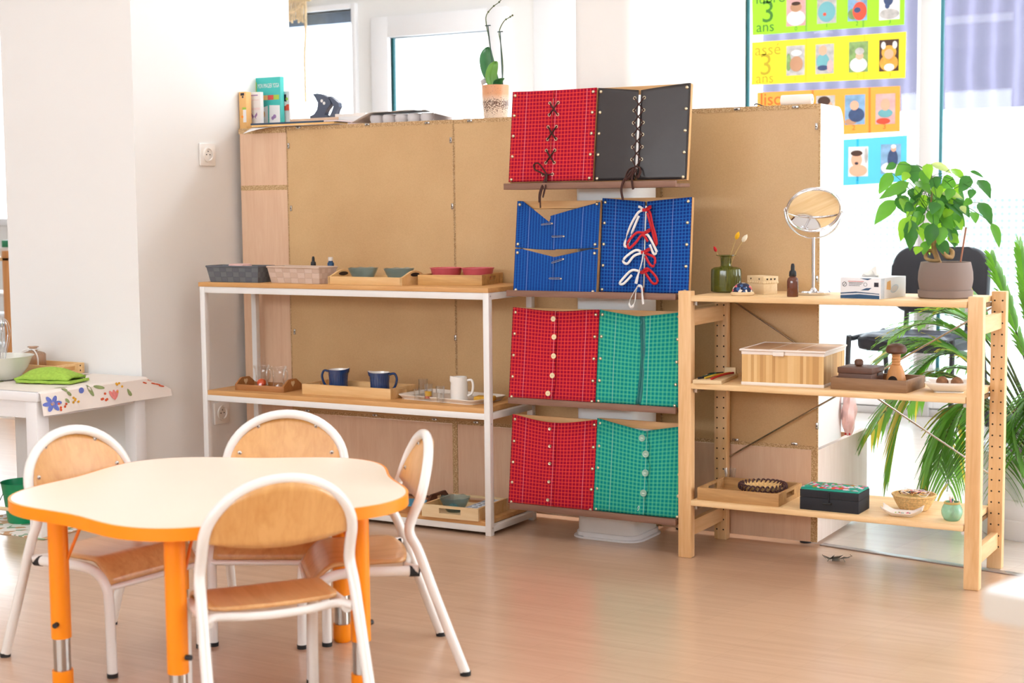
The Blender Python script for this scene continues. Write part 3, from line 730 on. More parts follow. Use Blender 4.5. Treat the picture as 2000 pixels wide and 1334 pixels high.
# ================================================================== children's chairs
def make_chair(label):
    r = thing('child_chair', label, 'chair', (0, 0, 0), 0, 'children\'s chairs around the flower table')
    rU, fU, fS = .163, .1375, .337; R = .0115
    hoop = []
    base = [(0, rU, .006), (.06, .159, .17), (.10, .156, .285), (.119, .154, .325), (.117, .152, .352), (.098, .151, .395)]
    arc = []
    for i in range(1, 24):
        t = pi*i/24; z = .40+.123*sin(t); y = .151*cos(t); s = .0955-.0385*(z-.40)/.123; arc.append((s, y, z))
    P = smooth_path(base, 4)[:-1]+[Vector(q) for q in [(.0955, .151, .40)]+arc+[(.0955, -.151, .40)]]+smooth_path([(x, -y, z) for x, y, z in base][::-1], 4)[1:]
    o = MB('chair_white'); o.tube(P, R, n=14); o.build('back_frame', r)
    for sg in (1, -1):
        o = MB('chair_white')
        o.tube(smooth_path([(.108, sg*.1425, .240), (.16, sg*.142, .242), (.26, sg*.140, .243), (.305, sg*.139, .232), (.330, sg*.138, .205), (.337, sg*fU, .165), (fS+.003, sg*fU, .006)], 5), R, n=14); o.build('leg', r)
        for fx_, fy_ in ((fS+.003, sg*fU), (0, sg*rU)): o = MB('rubber_black'); o.lathe([(.0122, 0), (.0125, .01)], 14, (fx_, fy_, 0)); o.build('foot_cap', r)
        o = MB('rubber_black'); o.cyl((.098, sg*.1425, .2395), (.120, sg*.1425, .2405), .0128, 14); o.build('tube_cap', r)
    o = MB('chair_white'); o.tube(smooth_path([(.098, .152, .245), (.122, .125, .247), (.112, .06, .244), (.108, 0, .243), (.112, -.06, .244), (.122, -.125, .247), (.098, -.152, .245)], 5), .009, n=10); o.build('rear_rail', r)
    o = MB('chair_white'); o.tube([(.338, -.137, .203), (.340, 0, .203), (.338, .137, .203)], .0065, n=10); o.build('front_rail', r)
    def seat(u, v):
        s = .112+.235*u; hw = .134
        c = min(1, u/.16); hw = .134*(.80+.20*sqrt(max(0, 1-(1-c)**2)))
        if u > .9: hw *= 1
        y = (2*v-1)*hw
        z = .2615-.004*sin(pi*min(1, u/.75))*cos(pi*(v-.5))
        if u > .70: q = (u-.70)/.30; z -= .052*q**1.7; s -= .012*q*q
        return (s-.012*(1-(2*v-1)**2)*(1-u)+.010*(1-u), y, z)
    o = MB('seat_ply'); o.sheet(seat, 22, 14); o.build('seat', r, solid=.008)
    def back(u, v):
        a = pi*v; rr = u
        y = .1435*cos(a)*rr; z0 = .408-.016*(1-(y/.1435)**2)
        zt = .40+.1165*sqrt(max(0, 1-(y/.1475)**2)); 
        return None
    o = MB('chair_ply')
    def bk(u, v):
        y = .1425*(2*u-1); zt = .40+.117*sqrt(max(0, 1-(y/.1465)**2)); zb = .402-.018*(1-(y/.1425)**2); z = zb+(zt-zb)*v
        s = .0955-.0385*(z-.40)/.123-.016*(1-(y/.1425)**2)
        return (s+.002, y, z)
    o.sheet(bk, 20, 8); br = o.build('backrest', r, solid=.008)
    for sy, sz in ((.118, .428), (.075, .492), (-.075, .492), (-.118, .428)):
        g = MB('screw'); s = .0955-.0385*(sz-.40)/.123-.016*(1-(sy/.1425)**2)+.002
        g.ball((s+.0042, sy, sz), .0056, 12, 6, (.5, 1, 1)); g.m('dark_hole'); g.ball((s+.0064, sy, sz), .0019, 8, 4); g.build('screw', br)
    return r
c0_ = make_chair('child chair in front of the flower table, its back turned to us')
c0_.location = (-1.791, 2.272, 0); c0_.rotation_euler.z = 2.516
copy_thing(c0_, (-1.8586, 2.9493, 0), -2.4073, 'child chair at the right of the flower table, its backrest beside the white metal shelf')
copy_thing(c0_, (-2.4419, 3.1052, 0), -1.0878, 'child chair behind the flower table, facing us, only its backrest above the tabletop')
copy_thing(c0_, (-2.7724, 2.6036, 0), -.0705, 'child chair at the left of the flower table, beside the green bucket')
for ch in list(c0_.children):
    if ch.name.startswith('tube_cap'): bpy.data.objects.remove(ch)
# ================================================================== ledges on the column
for i, (zt, tip, lab) in enumerate(((1.117, 0, 'dark wooden ledge on the white column carrying the red and the black laced frames'), (.786, .006, 'dark wooden ledge on the white column under the two blue cloth frames'), (.449, .008, 'dark wooden ledge on the column under the zip frame and the five button red frame'), (.1135, .010, 'lowest dark wooden ledge on the white column, just above the floor'))):
    r = thing('display_ledge', lab, 'ledge', (-2.08, 4.15, zt-.02), 0, 'ledges on the white column')
    o = mbw(r, 'ledge_wood'); o.box(-2.373+tip, 4.098, zt-.019, -1.7945, 4.110, zt, .001); o.build('lip', r)
    o = mbw(r, 'ledge_wood'); o.box(-2.371+tip, 4.110, zt-.019, -1.7965, 4.212, zt-.008, .001); o.build('shelf', r)

# ================================================================== dressing frames
def frame_thing(px_tl, px_bl, px_br, label, ytop=4.165, ybot=4.1325):
    b0, b1 = aty(*px_bl, ybot), aty(*px_br, ybot); t0 = aty(*px_tl, ytop)
    W = b1.x-b0.x; H = sqrt((t0.z-b0.z)**2+(ytop-ybot)**2)
    rz = 0; tl = atan2(ytop-ybot, t0.z-b0.z)
    r = thing('dressing_frame', label, 'dressing frame', (b0.x, ybot, b0.z), 0, 'cloth dressing frames on the column ledges', rx=-tl)
    o = MB('frame_wood'); t = .018
    o.box(0, .003, 0, t, .017, H, .001); o.box(W-t, .003, 0, W, .017, H, .001); o.box(t, .003, H-t-.006, W-t, .017, H, .001); o.box(t, .003, 0, W-t, .017, t, .001)
    o.build('wooden_frame', r)
    return r, W, H
def wr(x, z, s, a=.0022): return a*(noise.noise(Vector((x*18+s, z*9, s*3.1)))+.6*noise.noise(Vector((x*40, z*22+s, s))))
def flap(r, mat, x0, x1, top, H, W, seed, bul=.004, bot=None, edge=None, amp=.0030, name='flap', yoff=0):
    "cloth flap: x0, x1 functions of height share; top(u), bot(u) give its edges (u across the whole frame)"
    def fn(u, v):
        xx = x0(v)+(x1(v)-x0(v))*u; U = xx/W; zb = bot(U) if bot else .002; z = zb+(top(U)-zb)*v
        y = -.002-bul*sin(pi*min(1, max(0, U)))-max(-.0012, wr(xx, z, seed, amp)*sin(pi*min(1, max(0, U)))**.5)
        if edge: y -= edge(U, v)
        return (xx, y+yoff, z)
    o = MB(mat); o.sheet(fn, 18, 30, lambda u, v: (x0(v)+(x1(v)-x0(v))*u, v*H)); ob = o.build(name, r, solid=.0009, sharp=0); return fn
def studs(r, W, H, zs, xs=None, sides=(0, 1), ins=.0105):
    for sd in sides:
        for k in zs:
            x = ins if sd == 0 else W-ins
            o = MB('brass'); o.ball((x, -.0045, H*k), .0052, 12, 6, (1, .7, 1)); o.build('stud', r)
def grommet(o, x, y, z):
    o.m('brass'); o.tube([(x+.0042*cos(a), y, z+.0042*sin(a)) for a in [2*pi*i/12 for i in range(12)]], .0012, closed=True, n=6)
S5 = (.955, .735, .51, .285, .03)

# 1 red lacing frame
r, W, H = frame_thing((1001, 180), (994, 357), (1158, 354), 'red checked cloth frame laced with three brown crosses, on the top ledge')
mid = lambda v: W*(.5+.018*v-.012)
flap(r, 'plaid_red', lambda v: 0, lambda v: mid(v)-.0006, lambda U: H*(1-.008*sin(pi*U)), H, W, 1); flap(r, 'plaid_red', lambda v: mid(v)+.0006, lambda v: W, lambda U: H*(1-.008*sin(pi*U)), H, W, 2)
studs(r, W, H, S5)
o = MB('lace'); ZS = ((.855, .725), (.595, .46), (.34, .205))
for za, zb in ZS:
    xc = W*(.49+.03*za); d = .0145; y = -.0095
    o.m('lace')
    for sg in (-1, 1): o.tube([(xc-d*sg, y+.001, za*H), (xc, y-.0012-.0012*sg, (za+zb)/2*H), (xc+d*sg, y+.001, zb*H)], .0021, n=8, flat=1.5)
    for sx in (-1, 1):
        for z in (za, zb): grommet(o, xc+sx*d, -.0078, z*H)
    o.build('crossed_lace', r); o = MB('lace')
o = MB('lace'); xc = W*.475; y = -.012
grommet(o, xc-.016, -.0078, .075*H); grommet(o, xc+.018, -.0078, .08*H); o.m('lace')
o.tube([(xc-.016, y+.003, .08*H), (xc, y, .07*H), (xc+.018, y+.003, .082*H)], .002, n=8, flat=1.5)
o.tube(smooth_path([(xc+.002, y-.001, .07*H), (xc-.012, y-.004, .14*H), (xc-.03, y-.003, .20*H), (xc-.045, y-.002, .185*H), (xc-.04, y-.003, .13*H), (xc-.02, y-.004, .10*H), (xc, y-.002, .065*H)]), .0021, n=8, flat=1.4)
o.tube(smooth_path([(xc-.004, y-.002, .07*H), (xc+.002, y-.005, .0), (xc+.009, -.045, -.05), (xc+.013, -.045, -.037), (xc+.009, -.03, -.01), (xc+.004, y-.003, .065*H)]), .0021, n=8, flat=1.4)
o.tube(smooth_path([(xc, y-.002, .06*H), (xc-.002, -.03, -.01), (xc-.004, -.045, -.04), (xc-.003, -.046, -.068)]), .0019, n=8, flat=1.4)
o.tube(smooth_path([(xc+.002, y-.002, .06*H), (xc+.0, -.03, -.014), (xc+.001, -.047, -.05), (xc+.003, -.047, -.085)]), .0019, n=8, flat=1.4)
o.build('lace_bow', r)

# 2 black lacing frame
r, W, H = frame_thing((1167, 172), (1161, 355), (1341, 357), 'black vinyl frame laced with dark brown cord, right one on the top ledge')
tp = lambda U: H*(1-.055*max(0, 1-abs(U-.48)/.48)-.0)
ml = lambda v: W*.463; mr = lambda v: W*.488
flap(r, 'vinyl_black', lambda v: 0, ml, tp, H, W, 3, .010, amp=.0006); flap(r, 'vinyl_black', mr, lambda v: W, tp, H, W, 4, .010, amp=.0006)
studs(r, W, H, S5)
o = MB('lace'); xc = W*.475; d = .0155; zz = [.865, .735, .605, .48, .35, .22]
for i, z in enumerate(zz):
    for sx in (-1, 1): grommet(o, xc+sx*d, -.0125, z*H)
    o.m('lace')
    if i < 5:
        z2 = zz[i+1]
        for sg in (-1, 1): o.tube([(xc-d*sg, -.0135, z*H), (xc, -.0148-.0016*sg, (z+z2)/2*H), (xc+d*sg, -.0135, z2*H)], .0018, n=8, flat=1.4)
o.build('lace', r)
o = MB('lace'); y = -.016
for sg in (-1, 1): o.tube([(xc-d*sg, -.0135, .22*H), (xc, y, .14*H)], .002, n=8)
for pts in ([(0, .14, 0), (-.018, .115, -.004), (-.024, .06, -.012), (-.017, -.0, -.028), (-.010, .03, -.016), (-.002, .12, -.002)], [(0, .14, 0), (.014, .13, -.004), (.02, .08, -.010), (.018, .03, -.018), (.010, .03, -.014), (.003, .11, -.002)]):
    o.tube(smooth_path([(xc+a, y+c, b*H) for a, b, c in pts]), .0026, n=8, flat=1.6)
o.tube(smooth_path([(xc-.006, y-.002, .12*H), (xc-.026, -.035, .0), (xc-.029, -.047, -.03), (xc-.022, -.048, -.062)]), .0036, n=8, flat=1.2)
o.tube(smooth_path([(xc+.004, y-.002, .12*H), (xc-.004, -.03, .01), (xc+.006, -.045, -.022), (xc+.01, -.046, -.03)]), .003, n=8, flat=1.2)
o.build('lace_bow', r)

# 3 blue safety pin frame (torn across, open at the top)
r, W, H = frame_thing((1005, 393), (1003, 570), (1165, 571), 'blue checked cloth frame closed with safety pins, gaping open at the top and across')
zc = .475*H
def topU(U): return H*(1-.245*min(1, max(0, (U-.07)/.36))) if U < .43 else H*(.83+.15*(U-.43)/.57)
flap(r, 'plaid_blue', lambda v: 0, lambda v: W*(.50-.06*v), topU, H, W, 5, .006, bot=lambda U: zc-.008*sin(pi*U)+.004, amp=.003)
flap(r, 'plaid_blue', lambda v: W*(.47-.04*v), lambda v: W, topU, H, W, 6, .009, bot=lambda U: zc-.006*sin(pi*min(1, U))+.004, amp=.003, yoff=-.001)
flap(r, 'plaid_blue', lambda v: 0, lambda v: W*.52, lambda U: zc-.026*max(0, 1-abs(U-.5)/.42), H, W, 7, .006, amp=.003)
flap(r, 'plaid_blue', lambda v: W*.49, lambda v: W, lambda U: zc-.026*max(0, 1-abs(U-.5)/.42), H, W, 8, .007, amp=.003, yoff=-.001)
studs(r, W, H, (.96, .525, .43, .02))
def pin(x, z, a, L=.03):
    o = MB('steel'); o.at(x, -.0155, z, 0, 0, -a)
    o.tube([(-L/2, 0, .0), (L/2, 0, .0)], .0009, n=6); o.tube([(-L/2, 0, .0), (-L/2-.002, 0, .0018), (-L/2, -.0005, .0036), (L/2-.004, -.0008, .0042), (L/2, 0, .003)], .0009, n=6)
    o.m('brass'); o.ball((L/2, 0, .0015), .0026, 8, 6, (1.2, .6, 1)); o.build('safety_pin', r)
for x, z, a in ((.40, .735, .10), (.54, .60, .03), (.55, .335, .3), (.53, .145, 0)): pin(W*x, H*z, a, .036 if z > .7 else .040)

# 4 blue bow frame
r, W, H = frame_thing((1175, 387), (1171, 571), (1345, 570), 'blue checked cloth frame tied with red and white ribbon bows', 4.178, 4.152)
tp = lambda U: H*(1-.045*max(0, 1-abs(U-.5)/.5))
flap(r, 'plaid_blue', lambda v: 0, lambda v: W*(.507-.012*v), tp, H, W, 9, .006); flap(r, 'plaid_blue', lambda v: W*(.523-.016*v+.02*(v-.5)*(v > .5)), lambda v: W, tp, H, W, 10, .006)
studs(r, W, H, S5)
def rb(name, mat, pts, w=.0075, yy=-.016):
    o = MB(mat); o.strip(smooth_path([(W*.5+x, yy+y, z*H) for x, z, y in pts], 8), w, (.3, 0, 1)); o.build(name, r, solid=.0008)
for zk, sgn, s in ((.865, 1, 1.0), (.625, -1, .95), (.425, 1, .9), (.215, 1, 1.0)):
    wm, rm = 'ribbon_white', 'ribbon_red'
    rb('ribbon_bow', rm, [(.002, zk, 0), (.022, zk+.035, -.006), (.024, zk+.02, -.009), (.005, zk-.005, -.003)])
    if zk > .8:
        rb('ribbon_bow', rm, [(0, zk, 0), (.02, zk-.02, -.004), (.035, zk-.16, -.012), (.045, zk-.27, -.010), (.048, zk-.36, -.006), (.042, zk-.34, -.004), (.03, zk-.2, -.006), (.012, zk-.03, -.003)])
        rb('ribbon_bow', wm, [(0, zk, 0), (-.018, zk-.03, -.004), (-.04, zk-.18, -.010), (-.055, zk-.36, -.012), (-.045, zk-.37, -.008), (-.035, zk-.24, -.006), (-.015, zk-.06, -.003)])
        rb('ribbon_bow', wm, [(0, zk, 0), (-.012, zk+.03, -.004), (-.018, zk+.035, -.004)])
    elif zk > .6:
        rb('ribbon_bow', rm, [(0, zk, -.002), (-.02, zk+.0, -.006), (-.045, zk-.10, -.010), (-.04, zk-.16, -.010), (-.02, zk-.10, -.008), (.0, zk-.02, -.006), (.02, zk-.09, -.008)])
        rb('ribbon_bow', wm, [(0, zk, -.002), (.02, zk-.03, -.006), (.045, zk-.16, -.010), (.05, zk-.20, -.010), (.04, zk-.215, -.008), (.025, zk-.12, -.006)])
    elif zk > .4:
        rb('ribbon_bow', wm, [(0, zk, -.002), (-.02, zk+.02, -.006), (-.05, zk-.05, -.010), (-.058, zk-.10, -.010), (-.045, zk-.12, -.008), (-.025, zk-.04, -.006), (-.002, zk-.01, -.004)])
        rb('ribbon_bow', rm, [(0, zk, -.002), (.02, zk-.02, -.006), (.045, zk-.06, -.010), (.043, zk-.14, -.010), (.03, zk-.13, -.008), (.012, zk-.04, -.006)])
        rb('ribbon_bow', wm, [(.004, zk, -.004), (.004, zk-.1, -.012), (-.006, zk-.24, -.014), (-.012, zk-.33, -.014)], .009)
    else:
        rb('ribbon_bow', wm, [(0, zk, -.002), (-.03, zk+.02, -.006), (-.06, zk-.08, -.010), (-.067, zk-.12, -.010), (-.055, zk-.12, -.008), (-.03, zk-.03, -.006)])
        rb('ribbon_bow', rm, [(0, zk, -.002), (.02, zk+.04, -.006), (.05, zk-.04, -.010), (.056, zk-.10, -.010), (.04, zk-.11, -.008), (.015, zk-.01, -.006)])
    o = MB(rm); o.at(W*.5+.001, -.019, zk*H); o.box(-.006, -.002, -.005, .006, .002, .005, .002); o.build('ribbon_knot', r)
zk = .06
rb('ribbon_bow', 'ribbon_white', [(0, .07, -.006), (-.008, -.02, -.022), (-.012, -.11, -.038), (-.002, -.155, -.040), (.006, -.10, -.038), (.001, .0, -.022), (-.002, .07, -.008)], .007, -.034)
rb('ribbon_bow', 'ribbon_white', [(0, .075, -.006), (.018, .06, -.02), (.027, -.03, -.032), (.034, -.12, -.038)], .008, -.034)
rb('ribbon_bow', 'ribbon_red', [(0, .07, -.006), (.014, .02, -.015)], .008)

# 5 red button frame
def buttons(r, W, H, spec, mat, rad, name='button', clear=False):
    for x, z, y in spec:
        o = MB(mat); o.at(W*x, y, H*z, 0, pi/2)
        o.lathe([(.0, .0), (rad, .0), (rad*1.05, .0012), (rad*.9, .0026), (rad*.72, .0022), (0.0, .0022)], 18, cap=False)
        if not clear: o.m('dark_hole'); [o.ball((a, 0, .0024), .0008, 6, 4) for a in (-.0018, .0018)]
        else: o.m('ribbon_white'); o.box(-.004, -.0006, .0022, .004, .0006, .003)
        o.build(name, r)
r, W, H = frame_thing((998, 600), (995, 778), (1163, 786), 'red checked cloth frame with five large pale buttons, on the third ledge')
tp = lambda U: H*(1-.03*sin(pi*U)**1.5)
flap(r, 'plaid_red', lambda v: W*.47, lambda v: W, tp, H, W, 11, .004); flap(r, 'plaid_red', lambda v: 0, lambda v: W*(.515+.035*sin(pi*v)+.012*sin(9*v)), tp, H, W, 12, .0075, edge=lambda U, v: .002)
studs(r, W, H, (.945, .71, .475, .24, .02))
buttons(r, W, H, [(.497, .885, -.0125), (.515, .69, -.0125), (.52, .485, -.0125), (.515, .275, -.0125), (.475, .08, -.0125)], 'button_wood', .0082)
# 6 green zip frame
r, W, H = frame_thing((1168, 604), (1164, 787), (1325, 797), 'turquoise checked cloth frame with a dark green zip')
tp = lambda U: H*(1-.065*max(0, 1-abs(U-.5)/.5)**.8)
zx = lambda v: W*(.53+.03*sin(pi*v))
flap(r, 'plaid_green', lambda v: 0, lambda v: zx(v)-.0055, tp, H, W, 13, .007); flap(r, 'plaid_green', lambda v: zx(v)+.0055, lambda v: W, tp, H, W, 14, .007)
studs(r, W, H, (.945, .71, .475, .24, .02))
o = MB('zip_green'); o.sheet(lambda u, v: (zx(v)+(u-.5)*.022, -.0075-.0028*(1-(2*u-1)**2), .004+H*.925*v), 6, 30); 
o.tube([(zx(v), -.0112, .004+H*.925*v) for v in [i/24 for i in range(25)]], .0017, n=6); o.build('zip', r, solid=.0006)
o = MB('zip_green'); o.at(zx(.93), -.0125, H*.865); o.box(-.0035, -.002, -.004, .0035, .002, .006, .0015); o.box(-.002, -.003, -.016, .002, -.0015, -.003, .0006); o.build('zip_pull', r)
# 7 red snap frame
r, W, H = frame_thing((993, 808), (994, 983), (1160, 996), 'red checked cloth frame with five small pearly snaps, on the lowest ledge')
tp = lambda U: H*(1-.062*sin(pi*U)**1.2)
flap(r, 'plaid_red', lambda v: W*.44, lambda v: W, tp, H, W, 15, .005); flap(r, 'plaid_red', lambda v: 0, lambda v: W*(.55-.01*v), tp, H, W, 16, .0072, edge=lambda U, v: .001)
studs(r, W, H, (.945, .70, .465, .24, .02))
buttons(r, W, H, [(.468, .865, -.0118), (.478, .675, -.0118), (.487, .485, -.0118), (.487, .285, -.0118), (.483, .085, -.0118)], 'brass', .0052, 'snap')
# 8 green clear button frame
r, W, H = frame_thing((1165, 816), (1160, 997), (1330, 1013), 'turquoise checked cloth frame with big clear buttons and one open buttonhole')
tp = lambda U: H*(1-.105*max(0, 1-abs(U-.56)/.56)**1.0)
flap(r, 'plaid_green', lambda v: W*.52, lambda v: W, tp, H, W, 17, .005, amp=.003); flap(r, 'plaid_green', lambda v: 0, lambda v: W*(.60+.028*sin(pi*v)+.016*sin(25*v)), tp, H, W, 18, .009, edge=lambda U, v: .003, amp=.003)
studs(r, W, H, (.945, .70, .465, .24, .02))
buttons(r, W, H, [(.545, .82, -.0155), (.595, .655, -.0155), (.60, .455, -.0155), (.59, .24, -.0155)], 'button_clear', .0105, clear=True)
o = MB('ribbon_white'); o.at(W*.535, -.0135, H*.075, 0, 0, .25); o.tube([(.0022*cos(a), 0, .008*sin(a)) for a in [2*pi*i/14 for i in range(14)]], .0007, closed=True, n=6); o.build('buttonhole', r)
# ================================================================== trays and baskets
def strap_basket(name, label, fl, fr, rr, z, h, flare, mat, nx, nz, ny):
    p, rz, w, d = foot(fl, fr, rr, z); r = thing(name, label, 'basket', p, rz)
    t = .004; o = MB(mat); f_ = flare
    def wall(p0, p1, q0, q1, n):  # bottom edge p0-p1, top edge q0-q1
        p0, p1, q0, q1 = map(Vector, (p0, p1, q0, q1))
        o.sheet(lambda u, v: ((p0+(p1-p0)*u)*(1-v)+(q0+(q1-q0)*u)*v)[:], n, nz, lambda u, v: (u*n+.001, v*nz+.001))
    for k in (0, t):
        A, B, C, D = (k, k, 0), (w-k, k, 0), (w-k, d-k, 0), (k, d-k, 0)
        a, b, c, e = (-f_+k, -f_+k, h), (w+f_-k, -f_+k, h), (w+f_-k, d+f_-k, h), (-f_+k, d+f_-k, h)
        wall(A, B, a, b, nx); wall(B, C, b, c, ny); wall(C, D, c, e, nx); wall(D, A, e, a, ny)
    o.box(0, 0, 0, w, d, .003); o.build('woven_wall', r)
    o = MB(mat); q = [(-f_, -f_, h), (w+f_, -f_, h), (w+f_, d+f_, h), (-f_, d+f_, h)]; o.tube([Vector(a) for a in q]+[Vector(q[0])], .0035, n=8); o.build('rim', r)
    return r, w, d
bk, gw, gd = strap_basket('woven_basket', 'grey woven strap basket at the left end of the white shelf top', (411.3, 550.5), (503.7, 552.3), (529, 550), BT, .055, .010, 'strap_grey', 8, 3, 6)
p = Matrix.Translation(bk.location) @ Matrix.Rotation(bk.rotation_euler[2], 4, 'Z') @ Vector((gw*.5, gd*.5, .0035)); o = MB('bag_pink'); o.box(-.034, -.028, 0, .034, .028, .0605, .008); one('soap_bar', o, 'pale pink block lying in the grey woven basket', 'soap', p)
_, bw, bd = strap_basket('woven_basket', 'beige woven strap basket holding two little bottles, on the white shelf top', (530, 552), (624, 555), (651, 552.5), BT, .055, .010, 'strap_beige', 7, 3, 6)

def lathe_thing(name, label, cat, loc, parts, group=None, rz=0):
    r = thing(name, label, cat, loc, rz, group)
    for pn, mat, prof, n in parts: o = MB(mat); o.lathe(prof, n, cap=False); o.build(pn, r)
    return r
def dropper(label, loc, s, glass, h0=.5):
    r = thing('dropper_bottle', label, 'bottle', loc)
    R = .0155*s
    o = MB(glass); o.lathe([(0, 0), (R*.95, 0), (R, .002*s), (R, .043*s), (R*.9, .050*s), (R*.55, .055*s), (R*.55, .058*s), (0, .058*s)], 24, cap=False); o.build('bottle', r)
    o = MB('plastic_black'); o.lathe([(R*.62, .056*s), (R*.66, .057*s), (R*.62, .068*s), (R*.5, .071*s), (R*.36, .073*s), (R*.34, .084*s), (R*.25, .090*s), (0, .0915*s)], 20, cap=False); o.build('dropper_cap', r)
    return r
y_ = SY+.15
q = aty(612, 517, y_); dropper('little bottle with a black dropper cap, standing in the beige basket', (q.x, y_, BT+.004), .93, 'glass_amber')
q = aty(646, 517, y_); r = thing('vial', 'blue glass vial with a white cap, standing in the beige basket', 'bottle', (q.x, y_, BT+.004))
o = MB('box_navy'); o.lathe([(0, 0), (.011, 0), (.0115, .062), (.0075, .067), (.0075, .071), (0, .071)], 20, cap=False); o.build('bottle', r)
o = MB('china_white'); o.lathe([(.0088, .070), (.0092, .071), (.0088, .083), (0, .0835)], 20, cap=False); o.build('cap', r)

def handled_tray(label, fl, fr, rr, z, h, mat, ends='wave', hend=.045, t=.008, name='wooden_tray', mat_end=None, heart=False):
    "tray with raised end boards"
    p, rz, w, d = foot(fl, fr, rr, z); r = thing(name, label, 'tray', p, rz)
    o = MB(mat); o.box(t, t, .001, w-t, d-t, .006); o.build('base', r)
    for y in (0, d-t): o = MB(mat); o.box(t*.2, y, 0, w-t*.2, y+t, h, .001); o.build('side', r)
    for x in (0, w-t):
        n = 24; top = []
        for i in range(n+1):
            u = i/n
            if ends == 'wave': zz = h+(hend-h)*(.5-.5*cos(2*pi*u))**.8
            else: zz = h+(hend-h)*min(1, min(u, 1-u)/.3)
            top.append((u*d, zz))
        o = MB(mat_end or mat); out = [(0, 0), (d, 0)]+[(a, b) for a, b in top[::-1]]
        # slot (or heart) in the raised part
        A = [o.v((x, a, b)) for a, b in out]; B = [o.v((x+t, a, b)) for a, b in out]; o.f(A[::-1]); o.f(B); k = len(out)
        for i in range(k): o.f([A[i], A[(i+1) % k], B[(i+1) % k], B[i]])
        e = o.build('end_board', r)
        g = MB('dark_hole' if not heart else 'pale_tray')
        for xx in (x-.0006, x+t+.0006):
            if heart: g.poly([(xx, d/2+.7*.012*sin(a)**3*1.3, (h+hend)/2*.86+.0009*(13*cos(a)-5*cos(2*a)-2*cos(3*a)-cos(4*a))*.85) for a in [2*pi*i/28 for i in range(28)]])
            else: g.poly([(xx, d/2+d*.17*cos(a), hend-.013+.0065*sin(a)) for a in [2*pi*i/20 for i in range(20)]])
        g.build('hand_hole', e)
    return r, p, rz, w, d
def slot_tray(label, fl, fr, rr, z, h, mat, t=.008, ends='x', name='wooden_tray', slot=.30, mat_end=None):
    p, rz, w, d = foot(fl, fr, rr, z); d = min(d, .205); r = thing(name, label, 'tray', p, rz)
    o = MB(mat); o.box(t, t, .001, w-t, d-t, .006); o.build('base', r)
    def wall(L, hole, place, m_):
        o = MB(m_)
        if hole: bs = [(0, 0, L, h*.38), (0, h*.80, L, h), (0, h*.38, L*(.5-slot/2), h*.80), (L*(.5+slot/2), h*.38, L, h*.80)]
        else: bs = [(0, 0, L, h)]
        for a, b, c, e in bs: place(o, a, b, c, e)
        o.build('side', r)
    for y in (0, d-t): wall(w, ends == 'y', lambda o, a, b, c, e, y=y: o.box(a, y, b, c, y+t, e, .0008 if ends != 'y' else 0), mat)
    for x in (0, w-t): wall(d-2*t, ends == 'x', lambda o, a, b, c, e, x=x: o.box(x, t+a, b, x+t, t+c, e), mat_end or mat)
    return r, p, rz, w, d
# --- top of the white shelf
rt1, tp1, trz1, tw1, td1 = handled_tray('light wooden tray with raised end handles holding two glass bowls', (640.6, 555.5), (785, 558.6), (836, 554.5), BT, .027, 'light_tray', hend=.047)
def fluted_bowl(label, c, rt, h, mat='glass_bowl'):
    r = thing('glass_bowl', label, 'bowl', c, 0, 'small pressed glass bowls')
    def fn(t, a):
        w = .5+.5*cos(8*a); k = t**.8
        return (rt*(.52+.48*k)*(1+.045*w*k), h*t*(1+.05*w*t**3))
    o = MB(mat); o.rev(fn, 10, 64, cap0=True); o.rev(lambda t, a: (fn(1-t, a)[0]-.003, max(.004, fn(1-t, a)[1])), 10, 64, cap0=False, cap1=True); o.build('bowl_body', r)
    return r
def spot(px, py, y): q = aty(px, py, y); return q.x
yt = SY+.085
for px, lab in ((706, 'grey green glass bowl, the left one in the light wooden tray'), (787, 'grey green glass bowl, the right one in the light wooden tray')):
    fluted_bowl(lab, Matrix.Translation(tp1) @ Matrix.Rotation(trz1, 4, 'Z') @ Vector((tw1*.30 if px < 750 else tw1-.064, td1*.5, .0068)), .050, .046)
rt2, tp2, trz2, tw2, td2 = slot_tray('figured wooden tray with hand slots holding the two red dishes', (816, 557), (941.5, 558), (996, 553.5), BT, .034, 'acacia_tray')
for px, lab in ((860, 'shallow red dish, the left of two in the figured wooden tray'), (923, 'shallow red dish, the right of two in the figured wooden tray')):
    q2 = Matrix.Translation(tp2) @ Matrix.Rotation(trz2, 4, 'Z') @ Vector((tw2*(.27 if px < 900 else .77), td2*.5, .0068)); k = tw2*.245; o = MB('dish_red'); o.lathe([(0, 0), (k*.66, 0), (k*.90, .030), (k*.95, .044), (k, .0445), (k, .047), (k*.93, .047), (k*.64, .004), (0, .004)], 40, cap=False)
    one('red_dish', o, lab, 'dish', q2, group='red dishes')
# --- middle board
rt3, tp3, trz3, tw3, td3 = handled_tray('small brown wooden tray with heart cut ends holding two glass cream jugs', (459, 761.6), (554.4, 767), (589.6, 760), BM_, .020, 'brown_tray', ends='hip', hend=.042, t=.007, heart=True)
def creamer(label, px, yy, ball=False):
    x = spot(px, 750, yy); r = thing('glass_jug', label, 'jug', (x, yy, BM_+.0065), 0, 'small clear glass jugs')
    pr = lambda t: .0235-.004*sin(pi*min(1, t*1.15))*1+(.004 if t > .9 else 0)
    o = MB('glass_clear'); o.rev(lambda t, a: (pr(t)*1.05*(1+.06*t*t*cos(a)), .078*t), 12, 28); o.build('jug_body', r)
    o = MB('glass_clear'); o.tube(smooth_path([(.021, .0, .064), (.036, 0, .066), (.039, 0, .04), (.022, 0, .018)]), .0032, n=8); o.build('handle', r)
    return r, x
y1 = SY+.11
creamer('little clear glass jug with an orange ball in it, left in the small brown tray', 511, y1)
